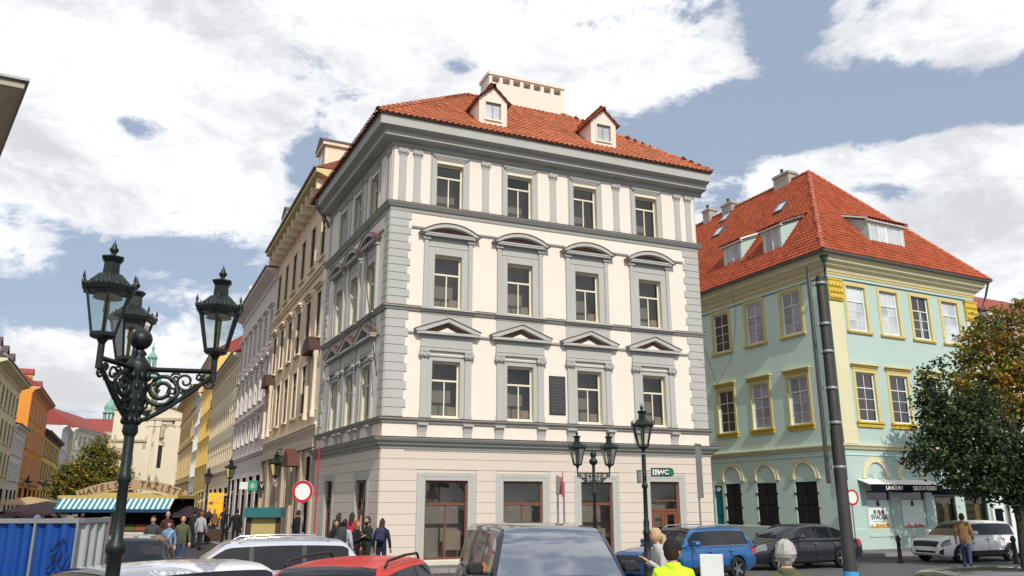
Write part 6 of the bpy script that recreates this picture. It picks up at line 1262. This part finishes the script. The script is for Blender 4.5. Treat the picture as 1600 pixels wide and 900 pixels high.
# ------------------------------------------------------------------ people
SKIN = mat('skin', (.48, .27, .18), .55, .08, 8, 0); EYEM = mat('eye_dark', (.02, .015, .012), .3); LIP = mat('lips', (.35, .13, .1), .5)
def cloth(name, c, var=.2): return mat(name, c, .85, var, 9, .25, 60)
HAIRS = {'brown': mat('brown_hair', (.035, .018, .01), .5, .4, 30, .4, 80), 'black': mat('black_hair', (.012, .01, .009), .5, .3, 30, .4, 80), 'red': mat('red_hair', (.26, .075, .02), .5, .3, 30, .4, 80), 'blonde': mat('blonde_hair', (.45, .35, .19), .5, .35, 40, .5, 90), 'grey': mat('grey_hair', (.40, .385, .36), .55, .35, 40, .5, 90), 'dark': mat('dark_cap', (.012, .012, .014), .8, .2, 10)}
def person(label, px, Y, top, legs, hair='brown', style='short', rz=0.0, h=1.72, bulk=1.0, stride=0.0, turn=0.0, armL=None, armR=None, coat=.84, py=None, ground=0.0, group=None, bow=0.0, shoes=None, beard=False):
    """stands with feet on the ground; local -y is the way the person faces"""
    p0 = at(px, 850, Y); root = emp('person', (p0.x, p0.y, ground), R(rz), label, 'person', group); k = h / 1.75
    V = []; E_ = []; Rr = []; tagv = []
    def v(p, r): V.append(Vector(p)); Rr.append(r if isinstance(r, tuple) else (r, r)); return len(V) - 1
    segs = []
    def e(a, b, t): E_.append((a, b)); segs.append((V[a], V[b], t))
    b = bulk; by = -bow
    pel = v((0, 0, .95), (.155 * b, .115 * b)); wa = v((0, by * .3, 1.10), (.145 * b, .11 * b)); cs = v((0, by * .7, 1.29), (.17 * b, .125 * b)); us = v((0, by, 1.42), (.125, .095)); nk = v((0, by * 1.15 - .005, 1.50), .052); hb = v((0, by * 1.3 - .012, 1.585), .055)
    e(pel, wa, 'top'); e(wa, cs, 'top'); e(cs, us, 'top'); e(us, nk, 'top'); e(nk, hb, 'skin')
    hands = []
    for s, arm in ((1, armL), (-1, armR)):
        el, wr = arm or ((.25, .03, 1.14), (.265, -.06, .90))
        sh = v((s * .165, by, 1.405), .068 * b); elv = v((s * el[0], el[1] + by, el[2]), .052 * b); wrv = v((s * wr[0], wr[1] + by, wr[2]), .036 * b)
        e(us, sh, 'top'); e(sh, elv, 'top'); e(elv, wrv, 'top'); hands.append((V[wrv], (V[wrv] - V[elv]).normalized(), s))
        q = stride * s
        hp = v((s * .088, 0, .90), .092); kn = v((s * .098, -.03 - q * .55, .50), .064); an = v((s * .1, .02 - q, .095 + max(0, -q) * .12), .045); to = v((s * .115, -.15 - q, .045 + max(0, -q) * .05), .04)
        e(pel, hp, 'legs'); e(hp, kn, 'legs'); e(kn, an, 'legs'); e(an, to, 'shoe')
    me = bpy.data.meshes.new('b'); me.from_pydata(V, E_, []); o = bpy.data.objects.new('b', me); COL.objects.link(o)
    md_ = o.modifiers.new('s', 'SKIN'); md_.use_smooth_shade = True; sk = me.skin_vertices[0].data
    for i, r in enumerate(Rr): sk[i].radius = r
    sk[pel].use_root = True
    su = o.modifiers.new('u', 'SUBSURF'); su.levels = 2; su.render_levels = 2
    dg = bpy.context.evaluated_depsgraph_get(); dg.update(); bm_ = bpy.data.meshes.new_from_object(o.evaluated_get(dg)); bpy.data.objects.remove(o)
    m = MB(); m.v = [tuple(q.co) for q in bm_.vertices]; m.f = [tuple(q.vertices) for q in bm_.polygons]; m.sm = [True] * len(m.f)
    idx = {'top': 0, 'legs': 1, 'shoe': 2, 'skin': 3}
    for q in bm_.polygons:
        c = q.center; best = None
        for a, b2, t in segs:
            d = b2 - a; u = max(0, min(1, (c - a).dot(d) / d.length_squared)); ds = (c - (a + d * u)).length
            if best is None or ds < best[0]: best = (ds, t)
        t = best[1]
        if t == 'legs' and c.z > coat: t = 'top'
        if t == 'top' and c.z < coat and abs(c.x) < .17: t = 'legs'
        m.mi.append(idx[t])
    bpy.data.meshes.remove(bm_)
    # hands: palm, four fingers and a thumb closing inwards
    for w, d, s in hands:
        side = d.cross(Vector((0, 0, 1))); side = Vector((1, 0, 0)) if side.length < .2 else side.normalized(); nrm = d.cross(side).normalized(); f1 = (d * .9 + Vector((0, -.35, 0))).normalized()
        m.loft([[tuple(w + d * t + side * (.03 * a * q) + nrm * (.014 * c_)) for a, c_ in ((-1, -1), (1, -1), (1, 1), (-1, 1))] for t, q in ((-.01, .7), (.03, 1.05), (.085, 1.15))], True, True, mi=3)
        for i, ln in enumerate((.062, .075, .07, .055)):
            b0_ = w + d * .08 + side * (-.027 + .018 * i); m.tube([b0_, b0_ + d * ln * .55, b0_ + d * ln * .75 + f1 * ln * .35 + Vector((0, -.012, 0))], [.009, .0085, .006], 5, mi=3)
        t0 = w + d * .025 + side * (.034 * (1 if i else 1)); m.tube([t0, t0 + side * .02 + d * .028, t0 + side * .016 + d * .06 + Vector((0, -.012, 0))], [.011, .0095, .007], 5, mi=3)
    # head
    hc = Vector((0, by * 1.4 - .02, 1.655)); HM = Matrix.Translation(hc) @ Matrix.Rotation(R(turn), 4, 'Z') @ Matrix.Rotation(-bow * 1.5, 4, 'X'); hd = MB(); nu, nv = 16, 12; rings = []
    for j in range(nv + 1):
        th = math.pi * j / nv; z = -math.cos(th); rr = math.sin(th); row = []
        for i in range(nu):
            a = 2 * math.pi * i / nu; x = rr * math.cos(a) * .076; y = rr * math.sin(a) * .097
            if z < -.1: x *= 1 + .28 * (z + .1); y = y * (1 + .22 * (z + .1)) - .012 * (-z)
            row.append((x, y, z * .118))
        rings.append(row)
    hd.loft(rings, False, True, mi=3)
    hd.add([(-.014, -.088, -.022), (.014, -.088, -.022), (.009, -.1, .02), (-.009, -.1, .02), (0, -.122, -.02)], [(0, 1, 4), (1, 2, 4), (2, 3, 4), (3, 0, 4)], True, 3)
    for s in (-1, 1):
        hd.lathe([(.012, 0), (.01, .006), (.002, .008)], 7, (0, 0, 0), mi=4).v[-21:] ; n_ = 21
        for q in range(len(hd.v) - n_, len(hd.v)): x, y, z = hd.v[q]; hd.v[q] = (s * .03 + x, -.088 - z, .012 + y * .6)
        hd.box(s * .03 - .018, s * .03 + .018, -.098, -.088, .03, .037, 4); hd.lathe([(.004, -.03), (.018, -.015), (.02, .012), (.006, .03)], 6, (s * .078, .008, -.002), sx=.5, mi=3)
    hd.box(-.024, .024, -.094, -.084, -.058, -.048, 5); m.add2(hd, HM)
    body = m.mesh('body', [top, legs, shoes or BLACK, SKIN, EYEM, LIP], recalc=True); ob('body', body, None, root)
    # hair or cap
    H_ = MB(); fc = []
    sc_ = {'cap': 1.13, 'mop': 1.24}.get(style, 1.09)
    for j in range(nv):
        for i in range(nu):
            ps = [Vector(rings[j][i]), Vector(rings[j][(i + 1) % nu]), Vector(rings[j + 1][(i + 1) % nu]), Vector(rings[j + 1][i])]; c = sum(ps, Vector()) / 4
            keep = c.z > .055 or (c.y > -.02 and c.z > -.045) or (c.y > .02 and c.z > -.075)
            if style == 'cap': keep = c.z > .015 or (c.y > .03 and c.z > -.01)
            if style == 'bald': keep = c.y > .01 and -.05 < c.z < .05
            if style in ('long', 'bob', 'tail'): keep = c.z > .06 or (c.y > -.03)
            if style == 'mop': keep = c.z > .05 or (c.y > -.04 and c.z > -.095)
            if keep: H_.add([Vector((p.x * sc_, p.y * sc_, p.z * (sc_ if style != 'mop' else 1.07))) + Vector((0, .004, .004)) for p in ps], [(0, 1, 2, 3)], True)
    if style in ('long', 'bob'):
        dn = -.34 if style == 'long' else -.15
        H_.loft([[((.086 + w_ * .02) * math.cos(a) * q, .03 + .075 * math.sin(a) * q + yy, z) for a in [math.pi * 2 * i / 12 for i in range(12)]] for z, q, yy, w_ in ((.03, .98, .0, 0), (-.08, 1.03, .01, 0), (dn * .7, 1.05, .03, 0), (dn, .75, .045, 0))], True, True)
    if style == 'tail': H_.loft([[(.035 * q * math.cos(a), .105 + yy + .035 * q * math.sin(a), z) for a in [math.pi * 2 * i / 8 for i in range(8)]] for z, q, yy in ((.05, .6, -.02), (.02, 1.2, .02), (-.1, 1.5, .035), (-.2, .8, .03))], True, True)
    if style == 'cap': H_.add([(-.065, -.09, .03), (.065, -.09, .03), (.05, -.165, .018), (-.05, -.165, .018), (-.065, -.09, .02), (.065, -.09, .02), (.05, -.165, .01), (-.05, -.165, .01)], [(0, 1, 2, 3), (4, 5, 6, 7), (2, 3, 7, 6), (1, 2, 6, 5), (0, 3, 7, 4)], True)
    if style != 'cap':
        jr = random.Random(len(label)); jit = {}
        for q_ in range(len(H_.v)):
            k_ = tuple(round(c_, 4) for c_ in H_.v[q_]); jit.setdefault(k_, 1 + jr.uniform(-.04, .14 if style == 'mop' else .075)); H_.v[q_] = tuple(c_ * jit[k_] for c_ in H_.v[q_])
    H_.xf(HM); ob('cap' if style == 'cap' else 'hair', H_, HAIRS[hair], root)
    if style == 'cap': ob('hair', MB().lathe([(.06, -.1), (.088, -.05), (.09, .02)], 12, (0, .012, 0), cap=False).xf(HM), HAIRS['brown'], root)
    if beard: ob('beard', MB().lathe([(.02, -.135), (.05, -.12), (.066, -.08), (.068, -.04)], 10, (0, -.035, 0), cap=False).xf(HM), HAIRS['black'], root)
    col = MB(); nz_ = Vector((0, by * 1.1, 1.475)); col.lathe([(.085, -.02), (.092, .02), (.078, .055), (.07, .05), (.075, .0)], 12, tuple(nz_), sy=.95, cap=False); ob('collar', col, top, root)
    root.scale = (k, k, k)
    return root
def backpack(label, pr, mat_, w=.3, h=.44, dz=1.12):
    o = emp('backpack', pr.location, pr.rotation_euler.z, label, 'backpack'); o.scale = pr.scale
    m = MB(); m.loft([[(w / 2 * q * sx_, .14 + d, dz + z) for sx_, d in ((-1, 0), (-.95, .1), (-.6, .17), (.6, .17), (.95, .1), (1, 0))] for z, q in ((0, .85), (.06, 1), (h * .7, 1), (h * .95, .8), (h, .5))], True, True); ob('pack', m, mat_, o)
    ob('front_pocket', MB().cbox(-w * .36, w * .36, -.04, .0, dz + .04, dz + .2, .02).xf(Matrix.Translation((0, .32, 0)) @ Matrix.Rotation(math.pi, 4, 'Z') @ Matrix.Translation((0, 0, 0))), mat_, o)
    for s in (-1, 1): ob('strap', MB().tube([(s * .1, .15, dz + h), (s * .12, .03, 1.5), (s * .13, -.13, 1.36), (s * .15, -.1, 1.2), (s * .15, .1, dz + .08)], .016, 5), mat_, o)
    return o
JEAN = cloth('blue_jeans', (.04, .06, .13)); DJEAN = cloth('dark_jeans', (.015, .018, .03)); BLK = cloth('black_cloth', (.012, .012, .014)); HIV = mat('high_visibility_yellow', (.52, .80, .02), .6, .08, 6, .2, 50, emit=None); GRY = cloth('light_grey_fleece', (.42, .42, .41), .1); OLV = cloth('olive_cloth', (.085, .09, .05)); BRN = cloth('brown_suede', (.20, .115, .05)); DEN = cloth('denim_blue', (.13, .22, .36)); REDC = cloth('red_jacket', (.45, .02, .06)); GRN = cloth('dark_green_coat', (.02, .03, .022)); NVY = cloth('navy_cloth', (.015, .02, .04)); GHO = cloth('grey_hoodie', (.34, .36, .37), .12); MAR = cloth('maroon_cloth', (.06, .015, .02)); WAIST = cloth('charcoal_cloth', (.045, .045, .05)); BEIGE = cloth('beige_cloth', (.30, .24, .16))
up = ((.215, -.03, 1.13), (.07, -.21, 1.27))
hv = person('man in bright yellow high-visibility jacket and dark cap, back turned', 1050, 9.5, HIV, BLK, 'dark', 'cap', 165, 1.77, 1.22, turn=-62)
bt = ob('back_lettering', text_mesh('MĚSTSKÁ', .062, WAIST, .001), None, hv, (0, .148, 1.335), math.pi); ob('back_lettering', text_mesh('POLICIE', .088, WAIST, .001), None, hv, (0, .158, 1.25), math.pi)
wm_ = person('blonde woman with ponytail in pale grey hooded jacket looking at her phone', 1033, 13.8, GRY, DJEAN, 'blonde', 'tail', -78, 1.76, 1.0, armL=up, armR=up, bow=.05)
ph = ob('phone', MB().cbox(-.035, .035, -.004, .004, -.07, .07, .002), BLACK, None, (wm_.location.x - .33, wm_.location.y - .06, 1.36), R(-78), 'small dark phone held by the blonde woman', 'phone'); ph.rotation_euler = (R(-35), 0, R(-78))
person('grey-haired man in olive jacket, head seen from behind', 1226, 8.4, OLV, BLK, 'grey', 'mop', 160, 1.80, 1.2, turn=15)
mb_ = person('man in brown suede jacket and jeans walking past the white hatchback', 1508, 29.3, BRN, JEAN, 'brown', 'cap', 150, 1.80, 1.15, stride=.22, coat=.80)
G = 'people talking at the corner of the white house'
person('long-haired woman in black at the back left of the corner group', 527, 28.4, BLK, DJEAN, 'brown', 'long', 140, 1.70, 1.0, group=G, ground=.12)
person('dark-haired woman in black coat facing right in the corner group', 522, 25.8, BLK, BLK, 'brown', 'long', 70, 1.66, 1.05, group=G, coat=.7)
r_ = person('woman in bright red jacket with dark hair behind the corner group', 548, 28.0, REDC, DJEAN, 'brown', 'long', 165, 1.72, 1.05, group=G, ground=.12)
gh = person('person in light grey hoodie with grey backpack, seen from behind', 537, 24.2, GHO, DJEAN, 'black', 'short', 165, 1.70, 1.18, group=G)
person('red-haired woman in black coat facing the bearded man', 556, 24.8, BLK, BLK, 'red', 'bob', 75, 1.66, 1.08, armL=up, armR=up, coat=.62, group=G)
person('bearded man in long dark coat at the centre of the corner group', 574, 25.2, GRN, DJEAN, 'brown', 'short', -55, 1.76, 1.12, armL=up, coat=.55, beard=True, group=G)
nv_ = person('long-haired woman in navy with navy backpack at the right of the corner group', 596, 25.0, NVY, DJEAN, 'brown', 'long', 175, 1.70, 1.1, group=G, coat=.75)
backpack('grey backpack on the light grey hoodie', gh, WAIST); backpack('navy backpack worn by the long-haired woman at the right', nv_, cloth('navy_pack', (.03, .035, .08)), .3, .4); 
G2 = 'walkers coming from the market'
person('man in dark jacket walking towards the camera behind the foreground lamp post', 236, 27, WAIST, DJEAN, 'brown', 'short', 5, 1.75, 1.15, stride=.12, group=G2)
person('white-haired man in maroon behind the denim-jacket woman', 258, 34, MAR, DJEAN, 'grey', 'short', 20, 1.80, 1.12, group=G2)
dw = person('woman in blue denim jacket with a white bag on a strap', 262, 28, DEN, DJEAN, 'black', 'short', 15, 1.56, 1.08, group=G2)
hb_ = emp('shoulder_bag', dw.location, dw.rotation_euler.z, 'white shoulder bag of the woman in the denim jacket', 'bag'); hb_.scale = dw.scale; ob('pouch', MB().cbox(-.13, .09, -.26, -.17, .82, 1.0, .03), SIGNW, hb_); ob('strap', MB().tube([(-.1, -.18, 1.0), (.0, -.16, 1.2), (.13, -.08, 1.44), (.14, .08, 1.4), (0, .15, 1.15)], .012, 5), SIGNW, hb_)
person('man in olive green field jacket and blue jeans near the market', 283, 28.5, OLV, JEAN, 'grey', 'bald', 20, 1.72, 1.2, stride=.1, group=G2)
person('man in dark green coat walking away beside the grey-jacket walker', 300, 42, GRN, DJEAN, 'black', 'short', 170, 1.80, 1.1, stride=.14, group=G2)
gw_ = person('walker in pale grey jacket seen from behind on the market street', 311, 40, GHO, DJEAN, 'red', 'short', 175, 1.74, 1.12, stride=.16, group=G2)
person('person in black standing on the pavement beside the notice board', 366, 40, BLK, BLK, 'black', 'short', 190, 1.76, 1.15, ground=.12)
person('person in black standing before the tan house stone piers', 463, 34, BLK, BLK, 'black', 'short', 150, 1.74, 1.1, ground=.12)
rr = random.Random(5)
crowd = [(70, 46), (84, 49), (52, 47), (38, 52), (20, 48), (8, 53), (104, 48), (124, 52), (148, 47), (172, 50), (196, 54), (216, 48), (234, 52), (250, 56), (268, 50), (282, 58), (292, 64), (322, 60), (331, 53), (345, 62)]
tops = [BLK, NVY, MAR, OLV, WAIST, BEIGE, GRN, DEN, GHO, BRN]; words = ['black', 'navy', 'maroon', 'olive', 'charcoal', 'beige', 'dark green', 'denim blue', 'light grey', 'brown']
places = ['nearest the maroon parasol', 'under the left plum parasol', 'beside the left plum parasol', 'at the far left of the market', 'left of the sand parasol', 'at the left frame edge of the market', 'at the left end of the striped stall', 'under the left half of the striped stall', 'below the stall sign start', 'just left of the foreground lamp post', 'left behind the lamp post', 'right behind the lamp post', 'under the right half of the striped stall', 'deep behind the striped stall', 'at the right end of the striped stall', 'under the right plum parasol', 'far up the market street', 'farthest beside the small lamps', 'between the two small street lamps', 'beside the glowing orange window']
for i, (px, Y) in enumerate(crowd):
    j = (i * 7 + 3) % 10
    person('distant shopper in %s %s' % (words[j], places[i]), px, Y, tops[j], DJEAN if i % 2 else BLK, ['brown', 'black', 'grey', 'blonde', 'red'][i % 5], ['short', 'long', 'short', 'bob'][i % 4], rr.uniform(0, 360), rr.uniform(1.62, 1.82), rr.uniform(1.0, 1.15), stride=rr.uniform(-.15, .15), group='distant shoppers at the market')
